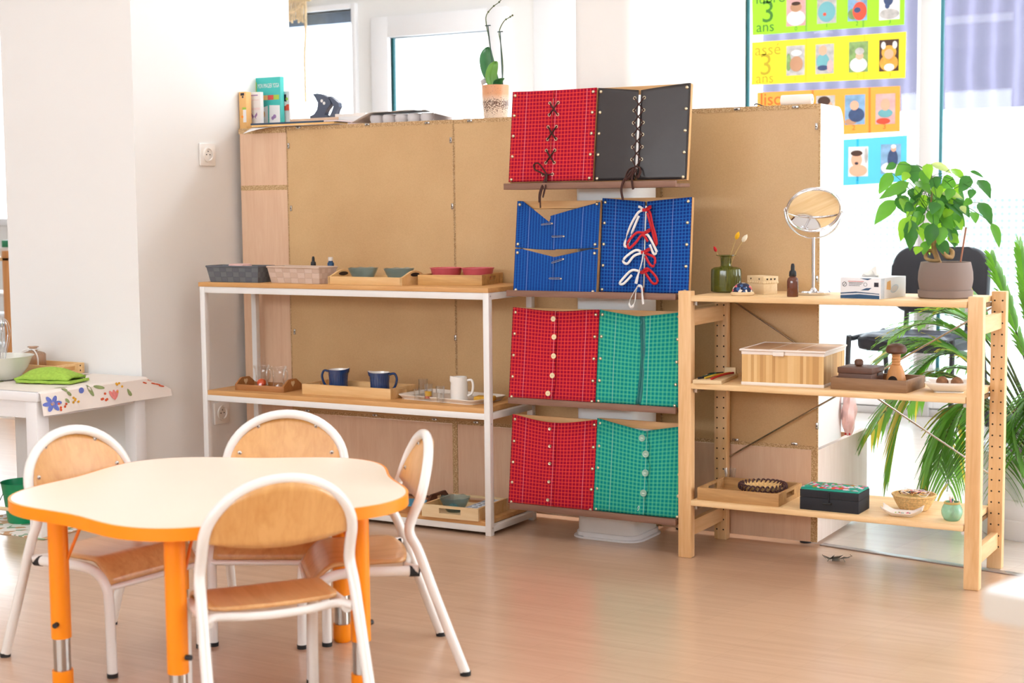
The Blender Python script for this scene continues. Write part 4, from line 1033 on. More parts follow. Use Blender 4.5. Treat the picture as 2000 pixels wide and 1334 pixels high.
o = MB('orange_ball'); o.ball((0, 0, .014), .0165, 18, 10, (1, 1, .85)); one('orange_ball', o, 'orange fluffy ball inside the left clear glass jug', 'ball', (spot(511, 750, y1), y1, BM_+.0085))
creamer('little empty clear glass jug, right in the small brown tray', 544, y1-.01)
slot_tray('long knotty pine tray holding two dark blue jugs', (590, 769.6), (763, 781), (812, 766), BM_, .036, 'light_tray')
def blue_jug(label, px, yy, rz):
    x = spot(px, 752, yy); r = thing('blue_jug', label, 'jug', (x, yy, BM_+.0065), rz, 'dark blue ribbed jugs')
    def fn(t, a):
        k = .0345-.004*sin(pi*t)+.0012*t; k *= 1+.018*(cos(28*a) if t < .8 else 0)
        return (k*(1+(.16 if t > .85 else .05*t)*max(0, cos(a))**6), .076*t+(.005*max(0, cos(a))**6*t**6))
    o = MB('jug_blue'); o.rev(fn, 14, 84); o.m('china_white'); o.rev(lambda t, a: (fn(1-t, a)[0]-.003, fn(1-t, a)[1]+(.0005 if t == 0 else 0)+.003*t), 10, 84, cap0=False, cap1=True)
    o.rev(lambda t, a: (fn(1, a)[0]-.003*t, fn(1, a)[1]+.0004*t), 1, 84, cap0=False); o.build('jug_body', r)
    o = MB('jug_blue'); o.tube(smooth_path([(-.031, 0, .068), (-.050, 0, .071), (-.058, 0, .052), (-.049, 0, .024), (-.031, 0, .014)]), .0042, n=10, flat=1.2); o.build('handle', r)
y2 = SY+.13
blue_jug('dark blue ribbed jug in the pine tray, its handle to the left', 661, y2, .35)
blue_jug('dark blue ribbed jug in the pine tray, its handle to the right', 742, y2-.02, pi+.45)
# flat serving tray
p, rz, w, d = foot((772, 779), (924, 793), (994, 771), BM_)
r = thing('serving_tray', 'flat cream serving tray with small glasses and a white jug', 'tray', p, rz)
o = MB('tray_white'); o.prism(rrect(.012, .010, w-.012, d-.012, .02), 0, .004, .001)
oi, oo = rrect(.012, .010, w-.012, d-.012, .02), rrect(0, 0, w, d, .028)
A = [o.v((x, y, .0035)) for x, y in oi]; B = [o.v((x, y, .014)) for x, y in oo]; C = [o.v((x, y, .0165)) for x, y in oo]; D = [o.v((x*.985+w*.0075, y*.98+d*.01, .0065 if False else .0165)) for x, y in oo]; E_ = [o.v((x, y, .0055)) for x, y in oi]; n = len(oi)
for P_, Q_ in ((A, B), (B, C), (C, D), (D, E_)):
    for i in range(n): o.f([P_[i], P_[(i+1) % n], Q_[(i+1) % n], Q_[i]])
o.build('tray_body', r)
def tumbler(label, px, yy, rb_, rt, h, liquids=()):
    x = spot(px, 780, yy); r = thing('small_glass', label, 'glass', (x, yy, BM_+.006), 0, 'small drinking glasses')
    o = MB('glass_clear'); o.lathe([(0, 0), (rb_, 0), (rt, h), (rt-.0012, h), (rb_-.0012, .004), (0, .004)], 28, cap=False); o.build('glass_body', r)
    for m_, z0, z1 in liquids: o = MB(m_); k = lambda z: rb_+(rt-rb_)*z/h-.0018; o.lathe([(0, z0), (k(z0), z0), (k(z1), z1), (0, z1)], 24, cap=False); o.build('filling', r)
tumbler('tiny empty glass, at the left edge of the cream serving tray', 815, SY+.06, .0105, .0122, .034)
tumbler('small glass of yellow and red liquid on the cream serving tray', 837, SY+.07, .0145, .0150, .052, (('red_liquid', .005, .013), ('yellow_liquid', .0132, .028)))
tumbler('taller empty glass beside the white jug on the cream serving tray', 860, SY+.045, .0125, .0155, .050)
o = MB('glass_clear'); x = spot(826, 740, SY+.14); o.lathe([(0, 0), (.0155, 0), (.0165, .058), (.0155, .058), (.0145, .004), (0, .004)], 28, cap=False)
one('small_glass', o, 'clear glass at the back, behind the glass of yellow liquid', 'glass', (x, SY+.14, BM_+.006), group='small drinking glasses')
yj = SY+.085; x = spot(897, 780, yj); r = thing('white_jug', 'plain white china jug on the cream serving tray', 'jug', (x, yj, BM_+.006), -2.1)
o = MB('china_white'); fn = lambda t, a: (.0285-.002*t+.0012*sin(pi*t)+(.005*max(0, cos(a))**8 if t > .8 else 0), .080*t+.004*t**6*max(0, cos(a))**4)
o.rev(fn, 12, 40); o.rev(lambda t, a: (fn(1-t, a)[0]-.003, fn(1-t, a)[1]+.003*t), 10, 40, cap0=False, cap1=True); o.rev(lambda t, a: (fn(1, a)[0]-.003*t, fn(1, a)[1]), 1, 40, cap0=False); o.build('jug_body', r)
o = MB('china_white'); o.at(0, 0, 0, 2.4); o.tube(smooth_path([(.0265, 0, .068), (.042, 0, .069), (.047, 0, .05), (.042, 0, .026), (.027, 0, .018)]), .0042, n=10); o.build('handle', r)
ys = SY+.10; x = spot(934, 777, ys); o = MB('sponge'); o.box(-.032, -.022, 0, .032, .022, .016, .004); one('sponge', o, 'yellow sponge on the cream serving tray, behind the white post', 'sponge', (x+.012, ys+.022, BM_+.0062), .15)
# --- bottom board
p, rz, w, d = foot((690, 992.5), (806, 1004), (884, 980), BL); d = min(d, .245)
r = thing('wooden_tray', 'dark brown tray with a heart cut end and a blue round inset', 'tray', p, rz)
o = MB('brown_tray'); o.box(0, 0, 0, w, d, .006); o.m('walnut'); o.box(0, d-.008, 0, w, d, .012); o.box(0, 0, 0, .008, d, .012); o.build('base', r)
o = MB('walnut'); k = [(w-.008, d*.38, .0)]; out = [(d*.30, 0), (d, 0), (d, .016), (d*.88, .042), (d*.52, .042), (d*.38, .016), (d*.30, .012)]
A = [o.v((w-.008, a, b)) for a, b in out]; B = [o.v((w, a, b)) for a, b in out]; o.f(A[::-1]); o.f(B); n = len(out)
for i in range(n): o.f([A[i], A[(i+1) % n], B[(i+1) % n], B[i]])
e = o.build('end_board', r)
g = MB('pale_tray')
for xx in (w-.0088, w+.0006): g.poly([(xx, d*.70+.013*sin(a)**3, .026+.0008*(13*cos(a)-5*cos(2*a)-2*cos(3*a)-cos(4*a))*.8) for a in [2*pi*i/28 for i in range(28)]])
g.build('heart_hole', e)
o = MB('blue_felt'); o.lathe([(0, .006), (.062, .006), (.062, .0085), (0, .0085)], 40, (w*.62, d*.55, 0), cap=False); o.build('round_inset', r)
rt, p, rz, w, d = slot_tray('pale wooden tray with a glass bowl and an ice cube tray', (824, 1008), (934, 1018.8), (1003, 992), BL, .040, 'pale_tray', ends='y', slot=.38, mat_end='light_tray')
mt = Matrix.Translation(p) @ Matrix.Rotation(rz, 4, 'Z')
c = mt @ Vector((w*.36, d*.42, .0068)); fluted_bowl('glass bowl with turquoise stones, in the pale tray on the lowest board', c, .050, .046)
o = MB('teal_gems'); [o.ball((rnd.uniform(-.02, .02), rnd.uniform(-.02, .02), .012+rnd.uniform(0, .008)), .008, 8, 5, (1, 1, .7)) for _ in range(14)]; o2 = one('glass_stones', o, 'turquoise glass stones lying in the glass bowl on the lowest board', 'stones', c); o2['kind'] = 'stuff'
c = mt @ Vector((w*.80, d*.5, .007)); o = MB('ice_tray')
W2, D2 = .042, d*.86
for i in range(6):
    y0 = -D2/2+D2*i/6
    for sx in (-1, 1): o.box(-W2/2 if sx < 0 else .0015, y0+.001, 0, -.0015 if sx < 0 else W2/2, y0+D2/6-.001, .004)
    o.box(-W2/2, y0-.001, 0, W2/2, y0+.001, .027)
for x in (-W2/2, 0, W2/2): o.box(x-.0012, -D2/2, 0, x+.0012, D2/2, .0285)
o.box(-W2/2, D2/2-.001, 0, W2/2, D2/2+.001, .027)
one('ice_cube_tray', o, 'white ice cube tray lying in the pale wooden tray', 'ice cube tray', c, rz)

# ================================================================== pine shelf, top board
yv = WY+.19; xv = spot(1418, 573, yv); r = thing('glass_vase', 'olive green ribbed glass vase with three dried flowers, left on the pine shelf', 'vase', (xv, yv, WT))
R = .0445; pr = [(0, 0), (.8*R, 0), (R, .004), (R, .062), (.97*R, .070), (.8*R, .0755), (.46*R, .077), (.37*R, .080), (.36*R, .104), (.42*R, .108), (.68*R, .111), (.68*R, .1125), (.3*R, .111)]
o = MB('glass_green'); n = 72; RR_ = []
for r_, z in pr: RR_.append([o.v(((max(r_, 1e-5)*(1+(.02*cos(36*2*pi*j/n) if .003 < z < .072 else 0)))*cos(2*pi*j/n), (max(r_, 1e-5))*sin(2*pi*j/n), z)) for j in range(n)])
for a, b in zip(RR_, RR_[1:]):
    for j in range(n): o.f([a[j], a[(j+1) % n], b[(j+1) % n], b[j]])
o.build('vase_body', r)
def dried(px, py, m_, lab, size, lean):
    q = aty(px, py, yv-.01)-Vector((xv, yv, WT)); t = thing('dried_flower', lab, 'dried flower', (xv, yv, WT+.006), 0, 'dried flowers in the green vase')
    tip = q-Vector((0, 0, .006)); o = MB('straw'); P = bez((0, 0, 0), (tip.x*.15, tip.y*.3, tip.z*.6), tip, 10); o.tube(P, .0008, n=6); o.build('stem', t)
    o = MB(m_); dd = (P[-1]-P[-3]).normalized(); o.B = Matrix.Translation(tip) @ dd.to_track_quat('Z', 'Y').to_matrix().to_4x4(); o.X = o.B
    o.lathe([(0, -size*.9), (size*.42, -size*.5), (size*.5, 0), (size*.36, size*.6), (0, size*1.1)], 12, cap=False); o.build('flower_head', t)
dried(1397, 487, 'flower_red', 'red dried flower head in the green vase', .010, 0)
dried(1440, 461, 'flower_yellow', 'yellow dried flower head in the green vase', .0135, 0)
dried(1454, 466, 'flower_cream', 'cream bunny tail grass in the green vase', .0145, 0)
yc = WY+.055; xc = spot(1450, 576, yc); r = thing('pin_cushion', 'small domed pin cushion of dark flowered cloth on a wooden base', 'pin cushion', (xc, yc, WT))
o = MB('box_wood'); o.lathe([(0, 0), (.031, 0), (.034, .003), (.034, .008), (.031, .011), (0, .011)], 36, cap=False); o.build('base', r)
o = MB('cushion'); o.lathe([(.029*cos(a)+.001, .010+.027*sin(a)) for a in [pi/2*i/10 for i in range(11)]], 32, cap=False); o.build('cushion', r)
p, rz, w, d = foot((1459, 572.5), (1491, 575.5), (1520, 571), WT)
r = thing('wooden_box', 'little pale wooden box with a scalloped lid and heart cutouts', 'box', p, rz)
o = MB('box_wood'); o.box(.002, .002, 0, w-.002, d-.002, .036, .001); o.build('body', r)
o = MB('box_wood'); o.box(0, 0, .0345, w, d, .053, .001)
for i in range(7): o.lathe([(0, 0), (.0048, 0)], 4, cap=False) if False else o.ball((w*(i+.5)/7, .001, .035), w/15, 10, 6, (1, .3, .7))
for i in range(6): o.ball((w-.001, d*(i+.5)/6, .035), w/15, 10, 6, (.3, 1, .7))
o.m('dark_hole')
for fx in (.25, .5, .75):
    if fx != .5: o.poly([(w*fx+.0035*sin(a)**3, -.0007, .0445+.00022*(13*cos(a)-5*cos(2*a)-2*cos(3*a)-cos(4*a))) for a in [2*pi*i/20 for i in range(20)]])
    o.poly([(w+.0007, d*fx+.0035*sin(a)**3, .0445+.00022*(13*cos(a)-5*cos(2*a)-2*cos(3*a)-cos(4*a))) for a in [2*pi*i/20 for i in range(20)]])
o.build('lid', r)
yq = WY+.045; dropper('brown glass bottle with a black dropper, in front of the round mirror', (spot(1548, 579, yq), yq, WT), 1.04, 'glass_amber')
# mirror
ym = WY+.16; xm = spot(1588, 568, ym); r = thing('table_mirror', 'round chrome table mirror on a stand, tilted downwards', 'mirror', (xm, ym, WT))
o = MB('chrome'); o.lathe([(0, 0), (.049, 0), (.0505, .003), (.0505, .008), (.046, .012), (.012, .013), (.006, .02), (0.0, .02)], 48, cap=False); o.build('base', r)
zc_ = aty(1585, 398, ym).z-WT; zb_ = aty(1588, 465, ym).z-WT
o = MB('chrome'); o.cyl((0, 0, .012), (0, 0, zb_+.002), .0048, 16); o.build('pole', r)
RB = .083; bracket = Matrix.Rotation(YAW-.02, 4, 'Z') @ Matrix.Rotation(radians(4), 4, 'Y')
o = MB('chrome'); P = [bracket @ Vector((RB*cos(a), 0, RB*.98*sin(a)))+Vector((0, 0, zc_)) for a in [pi+pi*i/36 for i in range(37)]]
P = [Vector((v.x, v.y, zb_+(v.z-P[18].z))) for v in P]; o.strip(P, .007, (0.5, 1, 0)); o.build('bracket', r, solid=.0022)
o = MB('chrome')
pc = (P[0]+P[-1])/2; axv = (P[-1]-P[0]).normalized()
for v, s_ in ((P[0], 1), (P[-1], -1)): o.cyl(v, v+axv*s_*.006, .004, 12)
o.build('pivot', r)
ax0 = axv; nrm = Vector((sin(YAW)*1, -cos(YAW), 0)); nrm = (nrm-ax0*nrm.dot(ax0)).normalized()
tlt = Matrix.Rotation(radians(38), 4, ax0); fw_ = (tlt @ nrm) if (tlt @ nrm).z < 0 else (tlt.inverted() @ nrm)
up_ = fw_.cross(ax0); MM = Matrix((ax0, up_, fw_)).transposed().to_4x4(); MM.translation = pc
o = MB('chrome'); o.B = MM; o.X = MM; RM = .0765
o.tube([(RM*cos(a), RM*sin(a), 0) for a in [2*pi*i/64 for i in range(64)]], .0072, closed=True, n=12, flat=.55); o.build('ring', r)
o = MB('mirror'); o.B = MM; o.X = MM; o.lathe([(0, -.001), (RM-.003, -.001), (RM-.003, .001), (0, .001)], 64, cap=False); o.build('mirror_glass', r)
# tissue box
p, rz, w, d = foot((1641, 582.5), (1718, 585), (1769, 571), WT)
r = thing('tissue_box', 'white and navy cardboard tissue box with a tissue sticking out', 'tissue box', p, rz); hh = .058
o = MB('box_white'); o.box(0, 0, 0, w, d, hh, .0012)
o.m('box_navy'); o.poly([(.001, -.0006, .001), (w-.001, -.0006, .001), (w-.001, -.0006, .010), (w*.5, -.0006, .013), (.001, -.0006, .009)]); o.poly([(.001, -.0006, .013), (w*.45, -.0006, .0165), (w-.001, -.0006, .0135), (w-.001, -.0006, .0155), (w*.4, -.0006, .020), (.001, -.0006, .016)])
o.poly([(w*.52, -.0006, .024), (w*.72, -.0006, .024), (w*.80, -.0006, .031), (w*.66, -.0006, .030)]); o.poly([(w*.5, -.0006, hh-.001), (w*.80, -.0006, hh-.001), (w*.70, -.0006, hh-.006)])
o.m('ink'); o.tube([(w*.11+.006*cos(a), -.0006, .040+.006*sin(a)) for a in [2*pi*i/16 for i in range(16)]], .0006, closed=True, n=5); o.tube([(w*.11-.004, -.0006, .036), (w*.11+.004, -.0006, .044)], .0006, n=5)
o.tube([(w*.64+.005*cos(a), -.0006, .040+.005*sin(a)) for a in [2*pi*i/16 for i in range(16)]], .0005, closed=True, n=5); o.box(w*.86, -.0008, .034, w*.97, -.0004, .046)
for k, (a, b) in enumerate(((.22, .58), (.22, .54), (.22, .50))): o.box(w*a, -.0008, .044-.004*k, w*b, -.0004, .0452-.004*k)
o.m('red_tag'); o.box(w*.2, -.0008, .0475, w*.6, -.0004, .0488)
o.m('box_silver'); 
for k in range(3): o.poly([(w+.0006, d*(.05+.045*k), .001), (w+.0006, d*(.07+.045*k), .001), (w+.0006, d*(.075+.045*k), hh-.002), (w+.0006, d*(.05+.045*k), hh-.002)])
o.poly([(w+.0006, d*.55+.026*cos(a), .026+.011*sin(a)+.15*.026*cos(a)) for a in [2*pi*i/20 for i in range(20)]])
o.m('card_orange'); o.poly([(w+.0005, d*.25, .026), (w+.0005, d*.42, .022), (w+.0005, d*.40, .050), (w+.0005, d*.27, .046)])
o.m('paper_grey'); o.poly([(w+.0008, d*.55+.021*cos(a), .026+.008*sin(a)+.15*.021*cos(a)) for a in [2*pi*i/20 for i in range(20)]])
o.build('carton', r)
o = MB('tissue'); cxx, cyy = w*.52, d*.42
def ts(u, v):
    a = (u-.5)*2; return (cxx+a*.030*(1-.2*v)+.006*sin(7*v+3*a), cyy+.012*sin(4*a+2*v)+.006*cos(5*v), hh-.002+v*(.026-.010*abs(a)+.006*sin(5*a+1)))
o.sheet(ts, 16, 10); o.build('tissue', r, solid=.0008, sharp=60)

# pot plant
yp = WY+.135; xp = spot(1846, 585, yp); r = thing('potted_tree', 'small leafy tree in a grey brown pot on its saucer, right on the pine shelf', 'potted plant', (xp, yp, WT))
o = MB('pot_grey'); R = .073; o.lathe([(0, 0), (R*.93, 0), (R*1.0, .004), (R*1.015, .022), (R*.97, .0235), (R*.93, .0235), (R*.9, .01), (0, .01)], 56, cap=False); o.build('saucer', r)
o = MB('pot_grey'); o.lathe([(0, .0105), (R*.88, .0105), (R*.955, .024), (R*1.015, .050), (R*1.0, .072), (R*.92, .0985), (R*.90, .1), (R*.86, .0985), (R*.84, .085), (0, .085)], 56, cap=False); o.build('pot', r)
o = MB('soil'); o.lathe([(0, .097), (R*.5, .094), (R*.85, .088)], 28, cap=False); o.build('soil', r)
def pw_(px, py, dy=0): return aty(px, py, yp+dy)-Vector((xp, yp, WT))
o = MB('bark')
def rt(pts, rs):
    P = smooth_path([pw_(a, b, c) for a, b, c in pts], 5); N = len(P); R_ = [rs[0]+(rs[1]-rs[0])*i/(N-1) for i in range(N)]; o.tube(P, R_, n=10)
rt([(1822, 462, -.005), (1824, 485, -.008), (1830, 503, -.004), (1834, 514, 0)], (.0065, .0085))
rt([(1827, 462, .004), (1836, 482, -.010), (1848, 500, -.016), (1858, 502, -.010), (1860, 492, .0), (1852, 486, .008)], (.0075, .006))
rt([(1826, 492, 0), (1812, 490, -.008), (1808, 503, -.01), (1820, 509, -.014), (1836, 508, -.010)], (.0055, .0045))
rt([(1823, 470, 0), (1822, 440, 0), (1818, 410, 0), (1820, 380, 0), (1818, 335, .0)], (.006, .0016))
o.build('trunk', r)
o = MB('stem_brown'); o.tube([pw_(1887, 444, .02), pw_(1876, 512, .0)], .0026, n=8); o.build('stick', r)
LV = {k: MB(k) for k in ('leaf', 'leaf_dark', 'leaf_bright', 'leaf_pale')}
def leaf_on(o, base, tip, w, seed, droop=.2, face=None):
    base, tip = Vector(base), Vector(tip); ax = tip-base; L = ax.length; ax.normalize()
    vd = Vector((sin(YAW)*.9, -cos(YAW)*.9, .35)) if face is None else Vector(face); sd = ax.cross(vd).normalized(); nn = sd.cross(ax).normalized()
    def fn(u, v):
        k = sin(pi*min(1, u**.75))**.85*(1-.25*u); ww = w*.5*k*(1+.05*sin(30*u+seed)); s_ = (2*v-1)
        return base+ax*(L*u)+sd*(ww*s_)+nn*(droop*L*(.35*sin(pi*u)-.0)-abs(s_)*-.12*w*k+.01*L*sin(9*u+seed+s_*2))
    o.sheet(fn, 9, 4)
CR = lambda a, b: (1320+a*.34, 300+b*.34)
LEAVES = [(1240,110,1165,235,80,0),(1340,165,1165,262,74,0),(1265,270,1140,410,100,0),(1330,365,1290,505,80,2),(1350,380,1345,560,92,1),(1345,60,1258,130,90,0),(1340,65,1380,185,105,1),(1265,60,1205,90,48,1),(1440,60,1460,150,66,2),(1450,165,1395,200,66,0),(1470,58,1590,120,54,3),(1580,88,1660,165,66,2),(1595,140,1525,200,95,0),(1690,128,1625,228,80,1),(1735,150,1808,260,80,1),(1690,100,1772,142,30,1),(1530,225,1650,260,56,3),(1550,255,1645,372,112,1),(1700,265,1650,300,50,0),(1740,280,1815,415,84,1),(1700,335,1722,402,66,0),(1815,400,1858,545,60,0),(1280,240,1330,350,95,1),(1300,255,1310,335,74,2),(1355,200,1390,285,84,1),(1380,160,1465,235,85,0),(1440,310,1345,385,74,1),(1400,330,1370,425,84,0),(1450,330,1500,425,84,0),(1540,330,1500,405,74,1),(1420,400,1460,485,84,0),(1480,400,1450,532,90,1),(1540,420,1508,528,80,0),(1570,420,1602,545,74,1),(1600,360,1642,445,66,2),(1620,330,1600,430,60,0),(1390,420,1420,510,60,2),(1560,380,1592,455,66,2),(1470,220,1510,285,60,0),(1340,110,1300,160,60,2),(1500,130,1480,230,70,1),(1420,90,1440,190,70,0),(1400,240,1440,320,80,2),(1500,280,1470,350,80,1),(1360,290,1310,330,70,1),(1590,200,1560,270,70,0),(1640,180,1600,240,60,2),(1310,180,1270,250,64,1),(1450,250,1500,330,70,0),(1710,205,1690,262,56,1),(1570,300,1540,370,74,2),(1640,300,1665,345,40,3)]
KEY = ['leaf', 'leaf_dark', 'leaf_bright', 'leaf_pale']
tw = MB('leaf_dark'); top_pts = [(1818, 335), (1820, 380), (1818, 410)]
for i, (a, b, c, e, w_, m_) in enumerate(LEAVES):
    r2 = random.Random(i); dy = r2.uniform(-.07, .07); bs = pw_(*CR(a, b), dy); tp_ = pw_(*CR(c, e), dy-.025*r2.random())
    leaf_on(LV[KEY[m_]], bs, tp_, w_*.34/690, i, .25, (sin(YAW)+r2.uniform(-.5, .5), -cos(YAW), .5+r2.uniform(-.2, .4)))
    k = r2.choice([(1820, 345), (1819, 375), (1818, 400), (1820, 425)]); k0 = pw_(*k); tw.tube(bez(k0, (k0+bs)/2+Vector((0, 0, .02)), bs, 6), .0009, n=5)
for i in range(34):
    r2 = random.Random(100+i); a = r2.uniform(0, 2*pi); rr_ = r2.uniform(.02, .085); z = .19+r2.uniform(-.05, .13)
    bs = Vector((pw_(1822, 400).x+rr_*cos(a)*.8, rr_*sin(a)+.01, z)); tp_ = bs+Vector((cos(a)*.032, sin(a)*.03+.01, -.04+r2.uniform(-.01, .02)))
    leaf_on(LV[KEY[r2.choice([0, 1, 1, 2])]], bs, tp_, r2.uniform(.03, .045), i, .2, (cos(a)*.5, -1, .6))
for k in KEY: LV[k].build('foliage', r, sharp=0)
tw.build('twigs', r)

# ---------------------------------------------------------------- pine shelf, middle board
p, rz, w, d = foot((1353, 749), (1409, 751), (1450, 731), WM); d = .20
r = thing('bead_board', 'flat pale plywood board with coloured cords, left on the middle pine board', 'board', p, rz)
o = MB('pale_tray'); o.box(0, 0, 0, w, d, .0105, .0006); o.box(w*.55, d-.012, .0105, w*.95, d, .03, .001); o.build('board', r)
for m_, pts, nm in (('thread_black', [(.012, .02, .014), (.03, .06, .016), (.02, .12, .016), (.05, .17, .015)], 'cord'), ('thread_yellow', [(.03, .03, .014), (.045, .08, .017), (.06, .13, .016), (.07, .18, .015)], 'cord'), ('thread_red', [(.055, .012, .014), (.066, .06, .018), (.074, .12, .018), (.08, .18, .015)], 'cord'), ('thread_green', [(.018, .05, .015), (.04, .1, .018), (.03, .15, .016)], 'cord')):
    o = MB(m_); o.tube(smooth_path([(a*w/.09, b, c) for a, b, c in pts], 6), .0032, n=7); o.build(nm, r)
p, rz, w, d = foot((1448.7, 751), (1608.5, 758.3), (1649, 737), WM); hb = .103
r = thing('bamboo_box', 'lidded bamboo slat box with pale cloth edges, on the middle pine board', 'box', p, rz)
o = MB('bamboo'); o.box(0, 0, .002, w, d, hb-.008); o.build('body', r)
o = MB('oilcloth')
for z0, z1 in ((0, .009), (hb-.014, hb-.004)): o.box(-.0015, -.0015, z0, w+.0015, d+.0015, z1, .001)
o.build('cloth_band', r)
o = MB('bamboo_top'); o.box(-.004, -.004, hb-.005, w+.004, d+.004, hb, .002); o.m('oilcloth')
o.tube([(-.004, -.004, hb-.001), (w+.004, -.004, hb-.001), (w+.004, d+.004, hb-.001), (-.004, d+.004, hb-.001), (-.004, -.004, hb-.001)], .0032, n=8)
for k in (.33, .66): o.box(w*k-.0008, 0, hb, w*k+.0008, d, hb+.0006)
o.build('lid', r)
o = MB('oilcloth'); o.at(w*.46, -.006, hb-.016); o.box(-.016, -.003, 0, .016, 0, .012, .001); o.build('pull_tab', r)
p, rz, w, d = foot((1622, 760), (1770, 768.7), (1807, 748), WM); d = max(d, .08)
rt_ = thing('wooden_tray', 'dark walnut tray carrying a knobbed box and a nutcracker', 'tray', p, rz); t = .008; h = .034
o = MB('walnut_tray'); o.box(t, t, .001, w-t, d-t, .006); o.build('base', rt_)
for b in ((0, 0, w, t), (0, d-t, w, d), (0, t, t, d-t), (w-t, t, w, d-t)): o = MB('walnut_tray'); o.box(b[0], b[1], 0, b[2], b[3], h, .001); o.build('side', rt_)
mt = Matrix.Translation(p) @ Matrix.Rotation(rz, 4, 'Z')
c = mt @ Vector((.014, .022, .0065)); r = thing('wooden_box', 'dark walnut box with a round knob on its lid, in the walnut tray', 'box', c, rz)
bw_, bd_ = w*.445, .10; o = MB('walnut'); o.box(0, 0, 0, bw_, bd_, .038, .001); o.m('dark_hole'); o.disc((bw_+.0007, bd_*.5, .036), .007, 14, 'x'); o.build('body', r)
o = MB('walnut'); o.box(-.002, -.002, .0385, bw_+.002, bd_+.002, .055, .0015)
o.m('dark_hole'); [o.box(bw_*a, bd_*b, .0548, bw_*a+.018, bd_*b+.0012, .0553) for a, b in ((.2, .2), (.55, .25), (.3, .55), (.65, .6), (.2, .8), (.55, .85))]; o.build('lid', r)
o = MB('walnut'); o.lathe([(0, .055), (.008, .055), (.0125, .060), (.013, .068), (.009, .074), (0, .0755)], 24, (bw_*.42, bd_*.55, 0), cap=False); o.build('knob', r)
c = mt @ Vector((w*.70, .108, .0065)); r = thing('nutcracker', 'mushroom shaped wooden screw nutcracker standing in the walnut tray', 'nutcracker', c, rz)
o = MB('orange_wood'); o.lathe([(.0, .0), (.027, .0), (.027, .012), (.021, .036), (.014, .052), (.0, .052)], 28, cap=False); o.m('dark_hole'); o.disc((0, -.0262, .014), .013, 18, 'y'); o.build('body', r)
o = MB('orange_wood'); o.lathe([(0, .05)]+[(.0105+.0014*(i % 2), .052+.0035*i) for i in range(9)]+[(.0105, .084), (0, .084)], 22, cap=False); o.build('screw', r)
o = MB('walnut'); o.lathe([(0, .082), (.022, .0815), (.027, .086), (.0275, .092), (.023, .101), (.012, .106), (0, .107)], 32, cap=False); o.build('cap', r)
r.scale = (1.08, 1.08, 1.13); o = MB('glass_clear'); o.lathe([(0, 0), (.026, 0), (.031, .008), (.032, .018), (.030, .018), (.029, .009), (.025, .003), (0, .003)], 36, cap=False)
one('glass_dish', o, 'round clear glass dish in front of the wooden nutcracker', 'dish', mt @ Vector((w*.70, .044, .0066)))
yd = WY+.115; xd = spot(1838, 768, yd-.045); r = thing('china_dish', 'square white china dish holding walnuts, at the right end of the middle pine board', 'dish', (xd+.010, yd, WM), .25)
def dsh(u, v):
    x, y = (u-.5)*2, (v-.5)*2; k = max(abs(x), abs(y)); rr_ = (abs(x)**5+abs(y)**5)**.2
    return (x*.064, y*.064, .004+.024*max(0, (k-.5)/.5)**1.5+.006*(max(0, abs(x*y)-.4)))
o = MB('china_white'); o.sheet(dsh, 24, 24); o.build('dish_body', r, solid=.004); o = MB('china_white'); o.prism(rrect(-.04, -.04, .04, .04, .012), 0, .003); o.build('foot', r)
for px, py, lab in ((1840, 744, 'walnut in the white china dish, the left one'), (1869, 741, 'walnut in the white china dish, the right one')):
    r2 = random.Random(px); yw = yd-.01; xw = spot(px, py, yw); o = MB('walnut_shell')
    def wn(t, a): 
        s_ = sin(pi*t); return (max(1e-5, .0165*s_*(1+.05*sin(5*a+9*t)+.05*sin(11*a-7*t)+(.07 if abs(sin(a)) < .12 else 0))), .0175*(1-cos(pi*t)))
    o.rev(wn, 14, 26); ob = one('walnut', o, lab, 'nut', (xw, yw, WM+.0075), r2.random(), group='walnuts in the white dish')

# ---------------------------------------------------------------- pine shelf, lowest board
rt_, p, rz, w, d = slot_tray('worn wooden tray holding a woven ring basket, on the lowest pine board', (1362, 976), (1521, 990.6), (1566, 965), WB, .037, 'old_tray', slot=.36)
mt = Matrix.Translation(p) @ Matrix.Rotation(rz, 4, 'Z')
c = atz(1426, 948, WB+.0066); o = MB('glass_clear'); o.lathe([(0, 0), (.016, 0), (.0165, .012), (.015, .022), (.0195, .052), (.0185, .052), (.014, .022), (.0145, .006), (0, .006)], 28, cap=False)
one('small_glass', o, 'small clear glass at the back left corner of the worn wooden tray', 'glass', c)
c = mt @ Vector((w*.66, d*.50, .0085)); r = thing('woven_ring', 'round woven straw basket with a dark plaited rim, in the worn wooden tray', 'basket', c)
o = MB('seagrass'); RR0 = .064
o.rev(lambda t, a: (RR0*(.72+.33*t)*(1+.008*sin(60*a)), .004+.030*t), 8, 96, cap0=True); o.rev(lambda t, a: (RR0*(1.05-.35*t)-.006, .034-.024*t), 8, 96, cap0=False, cap1=True); o.build('straw_body', r)
o = MB('weave_brown')
for ph in (0, pi): o.tube([((RR0*1.02+.006*cos(14*a+ph))*cos(a), (RR0*1.02+.006*cos(14*a+ph))*sin(a), .030+.0085*sin(14*a+ph)) for a in [2*pi*i/196 for i in range(196)]], .0026, closed=True, n=6)
o.build('plaited_rim', r)
p, rz, w, d = foot((1562, 994), (1677, 1005), (1698, 994), WB); hb = .058
r = thing('sewing_box', 'black box with a green embroidered silk lid and a toggle, on the lowest pine board', 'box', p, rz)
o = MB('black_box'); o.box(0, 0, 0, w, d, hb*.62, .001); o.build('body', r); o = MB('black_box'); o.box(0, 0, hb*.63, w, d, hb, .001); o.build('lid', r)
o = MB('green_silk'); o.box(.001, .001, hb-.001, w-.001, d-.001, hb+.006, .003); o.m('embroidery')
